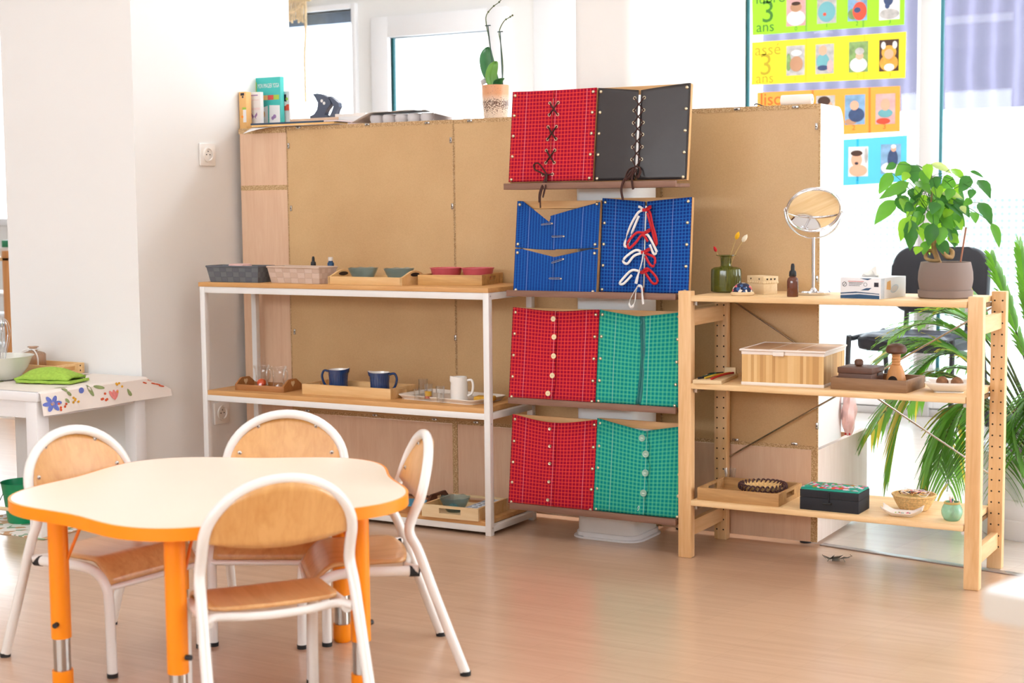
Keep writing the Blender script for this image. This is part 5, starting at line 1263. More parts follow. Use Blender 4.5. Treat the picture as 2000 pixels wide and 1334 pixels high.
o.sheet(lambda u, v: (.003+(w-.006)*u, .003+(d-.006)*v, hb+.0064+.005*(sin(pi*u)*sin(pi*v))**.5), 16, 10); o.build('silk_cushion', r)
o = MB('plastic_black'); o.tube([(w*.50, -.002, hb-.002), (w*.505, -.003, hb*.62), (w*.495, -.004, hb*.42)], .0022, n=8); o.cyl((w*.40, -.005, hb*.40), (w*.55, -.005, hb*.41), .0035, 10); o.build('toggle', r)
yb_ = WY+.15; xb_ = spot(1785, 988, yb_); r = thing('coiled_basket', 'small coiled straw basket filled with threads, on the lowest pine board', 'basket', (xb_, yb_, WB))
o = MB('seagrass'); o.rev(lambda t, a: (.034+.026*t**.7+.0014*abs(sin(8*pi*t))+.0006*sin(40*a+t*20), .044*t), 32, 80); o.rev(lambda t, a: (.057-.024*t, .044-.036*t), 6, 60, cap0=False, cap1=True)
o.tube([(.0595*cos(a), .0595*sin(a), .044) for a in [2*pi*i/60 for i in range(60)]], .0032, closed=True, n=8); o.build('coiled_body', r)
r2 = random.Random(3)
o = MB('straw'); o.lathe([(0, .042), (.05, .036)], 20, cap=False)
for i in range(26):
    o.m(r2.choice(['thread_red', 'thread_black', 'ribbon_white', 'card_orange', 'paper_pink', 'thread_black'])); a0 = r2.uniform(0, 6.28); c_ = Vector((r2.uniform(-.025, .025), r2.uniform(-.025, .025), .044+r2.uniform(0, .008)))
    o.tube([c_+Vector((.014*cos(a0+k*.8)*(1+.2*k/5), .014*sin(a0+k*.8), .003*sin(k*1.7))) for k in range(7)], .0011, n=5)
ob = one('thread_bundle', o, 'tangle of coloured threads heaped in the coiled straw basket', 'threads', (xb_, yb_, WB+.001)); ob['kind'] = 'stuff'
ya = WY+.045; xa2 = spot(1762, 1012, ya); r = thing('paper_boat_tray', 'pale folded boat shaped tray with beads in it, on the lowest pine board', 'tray', (xa2, ya, WB), .12)
def bt(u, v):
    x, y = (u-.5)*2, (v-.5)*2; return (x*.052*(1+.08*abs(y)), y*.026, .001+.019*max(0, abs(x)-.45)**1.2*1.8+.013*max(0, abs(y)-.4)*1.6)
o = MB('oilcloth'); o.sheet(bt, 20, 12); o.build('tray_body', r, solid=.0015)
r2 = random.Random(5); o = MB('bead')
for i in range(46): o.m(r2.choice(['bead', 'thread_red', 'zip_green', 'lime', 'jug_blue', 'ribbon_white', 'lilac'])); o.ball((r2.uniform(-.024, .026), r2.uniform(-.013, .013), .0045+r2.uniform(0, .003)), .0026, 7, 4)
ob = one('beads', o, 'mixed coloured beads lying in the pale boat shaped tray', 'beads', (xa2, ya, WB+.001), .12); ob['kind'] = 'stuff'
yg = WY+.055; xg = spot(1859, 1014, yg); r = thing('glass_jar', 'mint green glass jar with a corded neck holding pencils, on the lowest pine board', 'jar', (xg, yg, WB))
o = MB('glass_mint'); fn = lambda t, a: (.0175+.011*sin(pi*min(1, t*1.08))**.8+.0006*sin(26*a)*sin(30*t), .052*t); o.rev(fn, 26, 78); o.build('jar_body', r)
o = MB('straw'); 
for z in (.0475, .0505): o.tube([(.0205*cos(a), .0205*sin(a), z) for a in [2*pi*i/40 for i in range(40)]], .0016, closed=True, n=6)
o.build('cord', r)
for m_, a, tx, ty, lab in (('pink', .2, -.014, .0, 'pink pencil stub in the mint glass jar'), ('zip_green', 2.2, .004, .002, 'green pencil stub in the mint glass jar'), ('thread_yellow', 4, .008, .006, 'yellow pencil stub in the mint glass jar')):
    o = MB(m_); k = .061 if m_ != 'thread_yellow' else .050; o.tube([(0, 0, 0), (tx*.8, ty, k-.006)], .0026, n=6); o.m('box_wood'); o.tube([(tx*.8, ty, k-.006), (tx*.9, ty*1.1, k)], [.0026, .0006], n=6)
    one('pencil', o, lab, 'pencil', (xg+.006*cos(a), yg+.006*sin(a), WB+.004), group='pencils in the mint jar')
# ================================================================== on top of the cabinets
YT = CY+.06
def book(name, label, cat, px0, px1, ybase_px, top_px, y, th, mat, rz=0, spine=None, lean=0):
    b0, b1 = aty(px0, ybase_px, y), aty(px1, ybase_px, y); W = abs(b1.x-b0.x); H = aty(px0, top_px, y).z-CH
    r = thing(name, label, cat, (b0.x, y, CH+.0005), rz)
    o = MB(mat); o.box(0, 0, 0, W, th, H, .0015); o.build('cover', r); return r, W, H
r, W, H = book('yoga_book', 'turquoise picture book with a white title, standing against the pillar wall', 'book', 497, 549, 240, 153, CY+.135, .022, 'teal')
o = MB('paper'); o.at(W*.16, -.0008, H*.80, 0, pi/2); o.text('MON IMAGIER YOGA', .0175); ob = o.build('title', r, sharp=0); ob.scale = (W*.80/max(1e-6, ob.dimensions.x), 1, 1.35); ob.location = (W*.15*(1-ob.scale[0])+.0, 0, -H*.80*.35+.0)
o = MB('lime'); o.box(.001, -.0007, H*.72, W*.12, -.0002, H*.92); 
for m_, a, b in (('card_orange', .28, .52), ('red_tag', .53, .74), ('lime', .75, .95)): o.m(m_); o.box(W*a, -.0009, H*.57, W*b, -.0003, H*.66)
o.m('paper'); o.poly([(W*.20, -.0006, .004), (W*.52, -.0006, .004), (W*.52, -.0006, H*.46), (W*.24, -.0006, H*.42)]); o.poly([(W*.56, -.0007, .004), (W*.97, -.0007, .004), (W*.97, -.0007, H*.46), (W*.58, -.0007, H*.47)])
o.m('zip_green'); o.box(W*.36, -.001, .02, W*.375, -.0007, H*.3); o.m('card_orange'); o.disc((W*.37, -.0011, H*.30), .006, 10, 'y', .012); o.m('lilac'); o.disc((W*.70, -.0011, H*.22), .007, 10); o.disc((W*.77, -.0011, H*.25), .008, 10)
o.build('print', r)
r, W, H = book('orange_card_box', 'narrow orange card box at the left end of the cabinet top', 'card box', 468, 482, 250, 180, CY+.028, .03, 'card_orange')
o = MB('ink'); o.box(W*.25, -.0007, H*.90, W*.75, -.0002, H*.97); o.disc((W*.55, -.0008, H*.86), .004, 10); o.m('lime'); o.box(W*.45, -.0007, H*.52, W*.98, -.0002, H*.58); o.m('paper'); o.box(W*.55, -.0006, H*.18, W*.98, -.0002, H*.52); o.m('orange'); o.disc((W*.45, -.001, H*.33), .005, 10); o.build('print', r)
r, W, H = book('butterfly_card_box', 'white card box printed with a grey butterfly, between the orange box and the turquoise book', 'card box', 484, 510, 245, 181, CY+.076, .018, 'paper')
o = MB('paper_pink'); o.box(W*.1, -.0007, H*.52, W*.95, -.0002, H*.58); o.box(W*.25, -.0007, H*.78, W*.9, -.0002, H*.80); o.m('lilac')
for sx in (-1, 1): o.poly([(W*.5, -.0008, H*.34), (W*(.5+sx*.22), -.0008, H*.46), (W*(.5+sx*.24), -.0008, H*.38), (W*(.5+sx*.12), -.0008, H*.32), (W*(.5+sx*.18), -.0008, H*.27)])
o.box(W*.3, -.0007, H*.90, W*.8, -.0002, H*.93); o.build('print', r)
r, W, H = book('leaflet', 'slim leaflet with a photo, leaning at the right of the turquoise book', 'leaflet', 551, 566, 238, 179, CY+.165, .006, 'paper_grey')
o = MB('ink'); o.box(W*.12, -.0007, H*.72, W*.62, -.0002, H*.92); o.m('lime'); o.disc((W*.7, -.0008, H*.80), .006, 10); o.m('ph_red'); o.box(W*.2, -.0006, H*.50, W*.95, -.0002, H*.66); o.m('paper'); o.disc((W*.42, -.0009, H*.68), .009, 14); o.build('print', r)
def flat(name, label, cat, pts, z, th, mat, parts=None, y0=None):
    a = aty(pts[0], 240, CY+.02); b = aty(pts[1], 240, CY+.02)
# blue folder on an orange one
x0, x1 = aty(495, 243, CY).x, aty(665, 240, CY).x
o = MB('card_orange'); o.box(0, 0, 0, x1-x0-.02, .084, .007, .001); one('orange_folder', o, 'orange edged folder lying under the dark blue folder on the cabinet top', 'folder', (x0, CY-.012, CH+.0032))
o = MB('navy'); o.box(0, 0, 0, x1-x0, .084, .006, .001); o.m('paper_pink'); o.box(x1-x0-.06, -.001, .0005, x1-x0+.001, .083, .0052, .0005); one('blue_folder', o, 'dark blue folder lying on top of the orange edged folder', 'folder', (x0-.004, CY-.012, CH+.0107))
o = MB('paper'); xs = aty(478, 260, CY-.05).x
o.sheet(lambda u, v: (xs+(x1-xs)*u-.0, CY-.06+.15*v+.05*u*(1-v), CH+.0018-.024*max(0, 1-u*2.6)**1.6*max(0, 1-v/.34)), 20, 8); one('drooping_paper', o, 'white sheet of paper drooping over the top edge of the cabinet', 'paper', (0, 0, 0), solid=.0008)
# wooden box and book stack with tape dispenser
x0, x1 = aty(573, 238, CY+.12).x, aty(667, 233, CY+.12).x
o = MB('box_wood'); o.m('beech_lam'); o.box(0, 0, 0, x1-x0, .13, .020, .001); o.box(0, -.001, .0205, x1-x0, .13, .034, .001); one('wooden_case', o, 'flat beech wood case under the grey tape dispenser', 'case', (x0, CY+.10, CH+.0005))
x2 = aty(715, 232, CY+.10).x
o = MB('paper_pink'); o.box(0, 0, 0, x2-x1-.002, .12, .016, .001); one('lower_book', o, 'pinkish paper block at the right of the beech case, lowest of the stack', 'paper block', (x1+.001, CY+.10, CH+.0005))
o = MB('paper'); o.box(0, 0, 0, x2-x1-.006, .12, .017, .001); one('upper_book', o, 'white paper block lying on the pinkish one by the tape dispenser', 'paper block', (x1+.001, CY+.10, CH+.0168))
o = MB('oilcloth'); o.box(0, 0, 0, x2-x1+.012, .10, .011, .001); one('top_pad', o, 'cream pad on top of the paper blocks', 'pad', (x1-.022, CY+.11, CH+.0345))
xt = aty(608, 220, CY+.16).x; xe_ = aty(663, 205, CY+.16).x; kk = (xe_-xt)/.34*.9
r = thing('tape_dispenser', 'dark grey tape dispenser, dolphin shaped, on the beech case', 'tape dispenser', (xt, CY+.15, CH+.0348))
o = MB('tape_grey'); L = xe_-xt
bodyo = [(0, 0), (.62*L, 0), (.62*L, .07*L), (.50*L, .10*L), (.55*L, .22*L), (.66*L, .30*L), (.75*L, .40*L), (.72*L, .50*L), (.62*L, .60*L), (.45*L, .68*L), (.25*L, .72*L), (.10*L, .70*L), (.22*L, .60*L), (.31*L, .45*L), (.28*L, .26*L), (.16*L, .12*L), (.0, .09*L)]
o.at(0, 0, 0, 0, pi/2); o.prism(bodyo, -.026, 0, .002); o.build('body', r)
o = MB('tape_grey'); o.at(0, .004, 0, 0, pi/2); o.prism([(.62*L, 0), (.98*L, 0), (.98*L, .05*L), (.88*L, .07*L), (.92*L, .20*L), (1.02*L, .30*L), (1.0*L, .42*L), (.86*L, .52*L), (.70*L, .62*L), (.62*L, .62*L), (.78*L, .46*L), (.84*L, .34*L), (.76*L, .20*L), (.70*L, .07*L)], -.022, 0, .002); o.build('roll_arm', r)
o = MB('paper'); 
for x, z in ((.44*L, .50*L), (.52*L, .43*L)): o.disc((x, -.0006, z), .006, 12)
o.build('rivet', r)
# egg box with an open paper
x0, x1 = aty(717, 236, CY+.01).x, aty(840, 230, CY+.01).x
r = thing('egg_box', 'pale moulded box with five rounded cups along its edge, on the cabinet top', 'box', (x0, CY+.005, CH+.0005)); W = x1-x0
o = MB('paper_grey')
for i in range(5): o.at(W*(i+.5)/5, 0, 0); o.lathe([(0, 0), (W*.082, 0), (W*.098, .012), (W*.094, .024), (W*.08, .028), (0, .028)], 22, (0, .03, 0), cap=False)
o.at(0, 0, 0); o.box(0, .03, 0, W, .15, .026, .002); o.build('cups', r)
o = MB('paper'); o.sheet(lambda u, v: (-.06+(W+.16)*u, -.008+.15*v, .0318-.030*max(0, 1-u*5)**1.2-.029*max(0, (u-.72)/.28)**1.1+.004*sin(6*u)*(u < .7)+.007*max(0, sin(pi*(u-.40)/.42))*(.40 < u < .82)), 36, 6)
one('open_leaflet', o, 'open white leaflet lying bent over the moulded egg box', 'leaflet', (x0, CY+.005, CH+.002), solid=.0008)
# orchid
yo = CY+.10; xo = aty(968, 232, yo).x; r = thing('orchid', 'orchid in a speckled terracotta pot, two thin bare flower stems with stakes', 'potted plant', (xo, yo, CH+.0005))
R = .0465; H = aty(968, 167, yo).z-CH
o = MB('terracotta'); o.lathe([(0, 0), (R*.82, 0), (R*.86, .003), (R*.97, H*.5), (R, H*.95), (R*.99, H), (R*.93, H), (R*.90, H*.85), (0, H*.85)], 48, cap=False); o.build('pot', r)
o = MB('soil'); o.lathe([(0, H*.9), (R*.9, H*.86)], 24, cap=False); o.build('bark_mix', r)
def ow(px, py, dy=0): return aty(px, py, yo+dy)-Vector((xo, yo, CH+.0005))
def oleaf(name, mat, pts, w):
    P = smooth_path([ow(a, b, c) for a, b, c in pts], 6); N = len(P)-1; o = MB(mat); side = Vector((cos(YAW), sin(YAW), 0))
    def fn(u, v):
        i = min(N, int(u*N+.5)); k = sin(pi*min(1, .12+.88*u)**.9)**.6 if u < .999 else .05; return P[i]+side*((v-.5)*2*w*k)+Vector((sin(YAW), -cos(YAW), 0))*(abs(v-.5)*.02)
    o.sheet(fn, N, 6); o.build(name, r, solid=.0016, sharp=0)
oleaf('leaf', 'orchid_leaf', [(966, 168, .01), (955, 140, .012), (950, 110, .02), (953, 92, .03)], .0265)
oleaf('leaf', 'orchid_leaf_pale', [(962, 170, -.008), (959, 150, -.012), (963, 130, -.014), (968, 120, -.008)], .0200)
oleaf('leaf', 'orchid_leaf', [(970, 170, -.01), (974, 158, -.02), (982, 153, -.022)], .016)
o = MB('paper_grey'); o.sheet(lambda u, v: ow(938+22*u, 158+10*v-6*sin(pi*u), -.01)+Vector((0, .01*v, 0)), 8, 3); o.build('dry_leaf', r, solid=.001)
for pts, st in (([(964, 170), (962, 130), (956, 80), (950, 48), (950, 30), (962, 14), (975, 4), (985, -8)], [(965, 168), (960, 110), (953, 50)]), ([(980, 168), (982, 130), (978, 85), (975, 62), (984, 42), (995, 34), (1001, 30)], [(982, 168), (979, 110), (977, 62)])):
    o = MB('orchid_stem'); P = smooth_path([ow(a, b) for a, b in pts], 5); o.tube(P, [.0024-.0012*i/len(P) for i in range(len(P))], n=8)
    for q in P[22::4]: o.ball(q, .0034, 8, 5)
    o.build('flower_stem', r); o = MB('stake'); o.tube([ow(a, b, -.004) for a, b in st], .0016, n=8); e = ow(*st[-1], -.004); o.box(e.x-.010, e.y-.002, e.z-.0015, e.x+.010, e.y+.002, e.z+.0015); o.build('stake', r)
# paper roll and wire
yr = CY+.05; p0, p1 = aty(1527, 196, yr), aty(1586, 193, yr); o = MB('tissue'); Rr = .0165; Lr = p1.x-p0.x; o.at(0, 0, Rr, 0, 0, pi/2); o.lathe([(.004, 0), (Rr*.97, 0), (Rr, .003), (Rr, Lr-.003), (Rr*.97, Lr), (.005, Lr), (.004, Lr-.01)], 28, cap=False)
one('cloth_roll', o, 'white rolled cloth lying on the cabinet above the white end panel', 'roll', (p0.x, yr, CH+.0005), .03)
o = MB('plastic_black'); o.tube(smooth_path([aty(1473, 206, yr), aty(1476, 203, yr), aty(1482, 204, yr), aty(1492, 207.5, yr), aty(1505, 207.5, yr)], 5), .0018, n=8); one('black_wire', o, 'short black wire curling on the cabinet top left of the cloth roll', 'wire')

# ================================================================== far left: side table
TLZ = .472; X1, X0, Y0, Y1 = -3.685, -4.65, 3.395, 3.892
r = thing('side_table', 'white square legged side table against the pillar, partly under a floral oilcloth', 'table', ((X0+X1)/2, (Y0+Y1)/2, 0))
o = mbw(r, 'paint_white'); o.box(X0, Y0, TLZ-.03, X1, Y1, TLZ, .003); o.build('tabletop', r)
o = mbw(r, 'paint_white'); o.box(X0+.02, Y0+.012, TLZ-.085, X1-.012, Y0+.032, TLZ-.03); o.box(X1-.032, Y0+.03, TLZ-.085, X1-.012, Y1-.03, TLZ-.03); o.box(X0+.02, Y1-.03, TLZ-.085, X1-.012, Y1-.012, TLZ-.03); o.build('apron', r)
for x in (X0, X1-.055):
    for y in (Y0+.004, Y1-.055): o = mbw(r, 'paint_white'); o.box(x, y, 0, x+.05, y+.05, TLZ-.03, .002); o.build('leg', r)
xc0 = atz(-60, 768, TLZ).x
def cloth(u, v):
    L = .40; dr = .075; s = u*(L+dr)
    y = Y0+.012+(Y1+.055-Y0-.012)*v
    if v > .97: pass
    if s <= L-.006: return (X1+.004-L+s, y, TLZ+.0016)
    a = min(1, (s-L+.006)/.012); k = s-L-.006
    return (X1+.004+.004*a+.16*max(0, k)*(.25+.4*sin(5*v)**2), y-.010*max(0, k)/.07*(1 if v < .1 else 0)+.0, TLZ+.0016-.006*a-max(0, k)*.97)
CV = lambda v: min(v, .888)
o = MB('oilcloth'); 
def cl(u, v):
    L = .40; dr = .078; s = u*(L+dr); y = Y0+.010+(Y1-.002-Y0-.010)*v
    if u > .86: y += .10*max(0, v-.80)/.2*min(1, (u-.86)/.08)
    if s <= L: return (X1+.002-L+s, y, TLZ+.0015)
    k = s-L; return (X1+.006+k*.16+.006*sin(14*v)*k/dr, y, TLZ+.0015-k*.97)
o.sheet(cl, 40, 24)
def on(u, v, a, b):
    "printed motif point: (a, b) metres around the cloth place (u, v)"
    p = Vector(cl(min(.999, u+b/.478), min(.999, max(0, v+a/.38)))); n_ = Vector((0, 0, .0012)) if u+b/.478 < .835 else Vector((.0016, 0, .0003)); return p+n_
def blob(m_, u, v, a, b, ra, rb_, rot=0, n=12):
    o.m(m_); o.poly([on(u, v, a+ra*cos(t)*cos(rot)-rb_*sin(t)*sin(rot), b+ra*cos(t)*sin(rot)+rb_*sin(t)*cos(rot)) for t in [2*pi*i/n for i in range(n)]])
for k in range(6): t = k*pi/3; blob('flower_blue', .925, .085, .017*cos(t), .014*sin(t), .014, .007, t)
blob('berry_yellow', .925, .085, 0, 0, .006, .006)
for a, b in ((.05, -.028), (.062, -.012), (.052, .01)): blob('leaf_print', .90, .085, a, b, .010, .005, .9)
for m_, u, v in (('berry_yellow', .915, .30), ('berry_red', .955, .17), ('berry_red', .935, .54), ('berry_yellow', .88, .72), ('berry_red', .89, .97)):
    r2 = random.Random(int(u*1000+v*100))
    for i in range(5): blob(m_, u, v, r2.uniform(-.016, .016), r2.uniform(-.014, .014), .0042, .0042)
blob('leaf_print', .875, .44, 0, 0, .022, .006, 1.2); blob('leaf_print', .86, .52, 0, 0, .02, .006, .3); blob('leaf_print', .93, .80, 0, 0, .014, .004, 1.3); blob('flower_blue', .865, .36, 0, 0, .009, .010)
for k in (-.5, 0, .5): blob('flower_pink', .93, .65, .008*k*2, 0, .007, .018, k)
for i in range(16):
    r2 = random.Random(i+40); blob(r2.choice(['leaf_print', 'paper_grey', 'flower_pink', 'paper_grey']), r2.uniform(.1, .78), r2.uniform(.08, .95), 0, 0, r2.uniform(.008, .02), r2.uniform(.004, .008), r2.uniform(0, 3))
one('oilcloth', o, 'cream oilcloth with flowers and berries hanging over the side table edge', 'tablecloth', normals=False)
CZ = TLZ+.003
p, rz, w, d = foot((33, 728), (150, 727), (199, 722), CZ)
# tray lies along the pillar
tx, ty = atz(30, 735, CZ), atz(198, 724, CZ)
r = thing('wooden_tray', 'flat wooden tray with hand slots on the side table, behind the green towel', 'tray', (-4.335, 3.742, CZ+.0005), 0)
w, d, h, t = .365, .142, .036, .009
o = MB('light_tray'); o.box(t, t, 0, w-t, d-t, .006); o.build('base', r)
for y in (0, d-t): o = MB('light_tray'); o.box(0, y, 0, w, y+t, h, .001); o.build('side', r)
for x in (0, w-t):
    o = MB('light_tray')
    for a, b, c_, e in ((t, 0, d-t, .013), (t, .028, d-t, h), (t, .013, d*.3, .028), (d*.7, .013, d-t, .028)): o.box(x, a, b, x+t, c_, e)
    if x > 0: o.m('dark_hole'); [o.disc((x+t+.0006, d-.02, z), .003, 8, 'x') for z in (.01, .027)]
    o.build('side', r)
yb2 = 3.815; xb = aty(66, 716, yb2).x
r = thing('glass_bottle', 'square brownish glass bottle with a white string bow at its neck', 'bottle', (xb, yb2, CZ+.007), .25); S = .034
o = MB('glass_brown'); rings = []
for k, z, rr_ in ((S*.96, 0, .010), (S, .003, .010), (S, .058, .010), (S*.9, .064, .014), (S*.48, .070, .017), (S*.42, .073, .0149), (S*.40, .082, .0143), (S*.58, .0835, .0205), (S*.58, .086, .0205)):
    rings.append([o.v((x, y, z)) for x, y in rrect(-k, -k, k, k, min(rr_, k*.99))])
for a, b in zip(rings, rings[1:]):
    for i in range(len(a)): o.f([a[i], a[(i+1) % len(a)], b[(i+1) % len(a)], b[i]])
o.f(rings[0][::-1]); o.build('bottle_body', r)
o = MB('ribbon_white'); o.tube([(.0165*cos(a), .0165*sin(a), .0765) for a in [2*pi*i/24 for i in range(24)]], .002, closed=True, n=6)
o.tube(smooth_path([(-.005, -.017, .0765), (-.022, -.03, .073), (-.034, -.038, .058), (-.037, -.040, .048)]), .0022, n=6); o.tube(smooth_path([(.005, -.017, .0765), (.026, -.03, .072), (.040, -.036, .05), (.042, -.038, .012)]), .0026, n=6); o.ball((0, -.018, .076), .004, 8, 6); o.build('string_bow', r)
pc_ = atz(98, 746, CZ); r = thing('green_towel', 'folded lime green terry towel on the floral oilcloth', 'towel', (pc_.x, pc_.y, CZ+.0008), .25)
o = MB('towel')
def tw1(u, v, z0=.012, k=1):
    x, y = (u-.5)*.20, (v-.5)*.115
    return (x*k, y*k, z0+.034*sin(pi*u)**.7*sin(pi*v)**.6+.004*noise.noise(Vector((u*5, v*4, z0*99)))+.012*max(0, u-.5)*sin(pi*v))
o.sheet(lambda u, v: tw1(u, v), 24, 16); o.build('top_fold', r, solid=.008)
o = MB('towel'); o.sheet(lambda u, v: ((u-.5)*.205+.012, (v-.5)*.118-.004, .0055+.004*noise.noise(Vector((u*4, v*3, 5)))), 18, 12); o.build('lower_fold', r, solid=.009)
yb3 = atz(2, 741, CZ).y; xbw = aty(2, 720, yb3).x; r = thing('ceramic_bowl', 'pale ceramic bowl at the left edge, with a wire whisk standing in it', 'bowl', (xbw, yb3, CZ)); RB_ = abs(aty(46, 700, yb3).x-xbw)
hB = aty(40, 697, yb3).z-CZ
o = MB('bowl_cer'); o.lathe([(0, 0), (RB_*.42, 0), (RB_*.55, .006), (RB_*.80, hB*.5), (RB_*.93, hB*.9), (RB_*1.0, hB), (RB_*.97, hB), (RB_*.88, hB*.85), (RB_*.5, .01), (0, .008)], 48, cap=False); o.build('bowl_body', r)
r = thing('wire_whisk', 'wire whisk standing upright in the pale ceramic bowl', 'whisk', (xbw+.012, yb3, CZ+.014))
hz = aty(5, 622, yb3).z-CZ-.014
for k in range(4):
    a = pi*k/4; o = MB('chrome'); o.tube(smooth_path([(0, 0, .0), (.010*cos(a), .010*sin(a), hz*.35), (.026*cos(a), .026*sin(a), hz*.72), (.018*cos(a), .018*sin(a), hz*.95), (0, 0, hz), (-.018*cos(a), -.018*sin(a), hz*.95), (-.026*cos(a), -.026*sin(a), hz*.72), (-.010*cos(a), -.010*sin(a), hz*.35), (0, 0, 0)], 5), .0011, n=6); o.build('wire_loop', r)
# bucket on a mat
pb = atz(36, 1026, .004); r = thing('green_bucket', 'small green metal bucket with a wooden grip, on the floor at the left edge', 'bucket', (pb.x-.035, pb.y+.06, .0045)); hb_ = .135
o = MB('bucket'); o.lathe([(0, .002), (.052, .002), (.053, 0), (.055, .003), (.067, hb_*.72), (.0685, hb_*.73), (.0685, hb_*.75), (.073, hb_), (.075, hb_+.001), (.073, hb_-.004), (.052, .006), (0, .006)], 40, cap=False); o.build('bucket_body', r)
o = MB('steel'); o.tube(smooth_path([(-.073, 0, hb_*.85), (-.06, -.05, hb_*.55), (-.02, -.085, hb_*.42), (.03, -.085, hb_*.42), (.062, -.05, hb_*.55), (.073, 0, hb_*.85)]), .0015, n=6); o.build('bail', r)
o = MB('box_wood'); o.tube([(-.02, -.0855, hb_*.42), (.035, -.0845, hb_*.42)], .0065, n=12); o.build('grip', r)
pm = atz(40, 1038, 0); o = MB('mat_floral'); o.box(-.26, -.06, 0, .17, .30, .0035, .001); one('floor_mat', o, 'pale floral mat on the floor under the green bucket', 'mat', (pm.x, pm.y-.0, 0.0005), .0)
# shelf and things far behind the pillar
ys_ = 6.2; xs_ = aty(14, 560, ys_).x
def fz(py): return aty(10, py, ys_).z
r = thing('wooden_rack', 'tall orange toned wooden rack with white shelves, far behind the pillar at the left edge', 'shelf', (xs_, ys_, 0))
for dx in (.0, -.62):
    o = MB('orange_wood'); o.box(dx-.035, 0, 0, dx+.035, .04, fz(490), .003); o.build('post', r)
for py in (574, 618, 640, 680):
    o = MB('paint_white'); o.box(-.66, .03, fz(py)-.018, .12, .30, fz(py), .002); o.build('shelf_board', r)
o = MB('light_tray'); o.box(-.66, .0, fz(503)-.02, .12, .30, fz(503), .002); o.build('top_board', r)
o = MB('zip_green'); o.m('bucket'); o.box(-.08, 0, 0, .07, .1, fz(470)-fz(484), .004); o.at(0, 0, 0); one('green_box', o, 'bright green box at the left edge, topmost on the far wooden rack', 'box', (xs_-.01, ys_+.05, fz(484)+.001))
o = MB('oilcloth'); o.box(-.085, -.01, 0, .10, .12, fz(484)-fz(503)-.001, .006); one('cream_bin', o, 'cream bin under the green box on the far wooden rack', 'bin', (xs_-.01, ys_+.05, fz(503)+.0005))
o = MB('thread_black'); o.lathe([(0, 0), (.018, 0), (.02, .05), (.012, .07), (.012, .09), (0, .09)], 16, cap=False); one('black_bottle', o, 'small black bottle low on the far wooden rack', 'bottle', (xs_+.02, ys_+.06, fz(680)+.001))
o = MB('glass_clear'); o.lathe([(0, 0), (.03, 0), (.032, .08), (.03, .08), (.028, .004), (0, .004)], 20, cap=False); one('storage_jar', o, 'clear jar on the far wooden rack', 'jar', (xs_+.03, ys_+.08, fz(618)+.001))
# macrame at the left window
ym_ = YB-.06; r = thing('macrame_hanging', 'beige knotted macrame hanging in front of the left window', 'wall hanging', aty(596, 0, ym_))
def mw(px, py): return aty(px, py, ym_)-aty(596, 0, ym_)
o = MB('macrame'); o.cyl(mw(560, 3), mw(606, -1), .010, 10); o.build('rod', r)
o = MB('macrame')
for i in range(9):
    px = 562+4.2*i; o.tube(smooth_path([mw(px, 2), mw(px+rnd.uniform(-1, 1), 25), mw(px, 40+rnd.uniform(-4, 6)+.25*i)]), .006, n=6)
o.tube(smooth_path([mw(563, 25), mw(580, 18), mw(594, 4)]), .012, n=6); o.build('fringe', r)
o = MB('macrame'); o.tube(smooth_path([mw(596, 0), mw(597, 60), mw(595, 110), mw(596, 150), mw(597, 200)]), [.014]+[.012]*23+[.006]*1, n=8) if False else o.tube(smooth_path([mw(596, 0), mw(597, 60), mw(595, 110), mw(596, 150), mw(597, 200)]), .0085, n=8); o.build('cord', r)

# ================================================================== photo banners on the window glass
YBN = YB+.022
def bp(px, py): return aty(px, py, YBN)
def banner(label, tl, tr, bl, br, m_, photos, ink, texts, tapes=(), dark=None):
    a = bp(*bl); r = thing('photo_banner', label, 'banner', a, 0, 'coloured photo banners on the window')
    q = [bp(*k)-a for k in (bl, br, tr, tl)]
    o = MB(m_); V = [o.v((v.x, y, v.z)) for y in (-.0008, 0) for v in q]; o.f([V[0], V[1], V[2], V[3]]); o.f([V[7], V[6], V[5], V[4]])
    for i in range(4): o.f([V[i], V[(i+1) % 4], V[4+(i+1) % 4], V[4+i]])
    o.m(dark or m_)
    def P(u, v): return (q[0]*(1-u)+q[1]*u)*(1-v)+(q[3]*(1-u)+q[2]*u)*v
    for u in tapes: o.poly([(P(u-.007, 0).x, -.0012, P(u-.007, 0).z), (P(u+.007, 0).x, -.0012, P(u+.007, 0).z), (P(u+.007, 1).x, -.0012, P(u+.007, 1).z), (P(u-.007, 1).x, -.0012, P(u-.007, 1).z)])
    o.build('card', r)
    if texts:
        o = MB(ink)
        for tx, (px, py), size in texts:
            k = bp(px, py)-a; o.at(k.x, -.0016, k.z, 0, pi/2); o.text(tx, size)
        ob = o.build('lettering', r, sharp=0)
    for (x0, y0, x1, y1), bg, kind in photos:
        c0, c1 = bp(x0, y1)-a, bp(x1, y0)-a; w, h = c1.x-c0.x, c1.z-c0.z; o = MB(bg); o.at(c0.x, -.0022, c0.z)
        o.box(0, 0, 0, w, .001, h); y = -.0003
        def el(m2, cx_, cz_, rx_, rz_, lay):
            o.m(m2); o.poly([(w*cx_+w*rx_*cos(t), y-.0003*lay, h*cz_+h*rz_*sin(t)) for t in [2*pi*i/18 for i in range(18)] if 0 <= cx_+rx_*cos(t) <= 1.001 and 0 <= cz_+rz_*sin(t) <= 1.001] or [(0, 0, 0), (0, 0, .0001), (.0001, 0, 0)])
        for lay, e in enumerate(kind): el(*e, lay+1)
        o.build('photo', r)
SK, SD, HR = 'skin', 'skin_dark', 'hair'
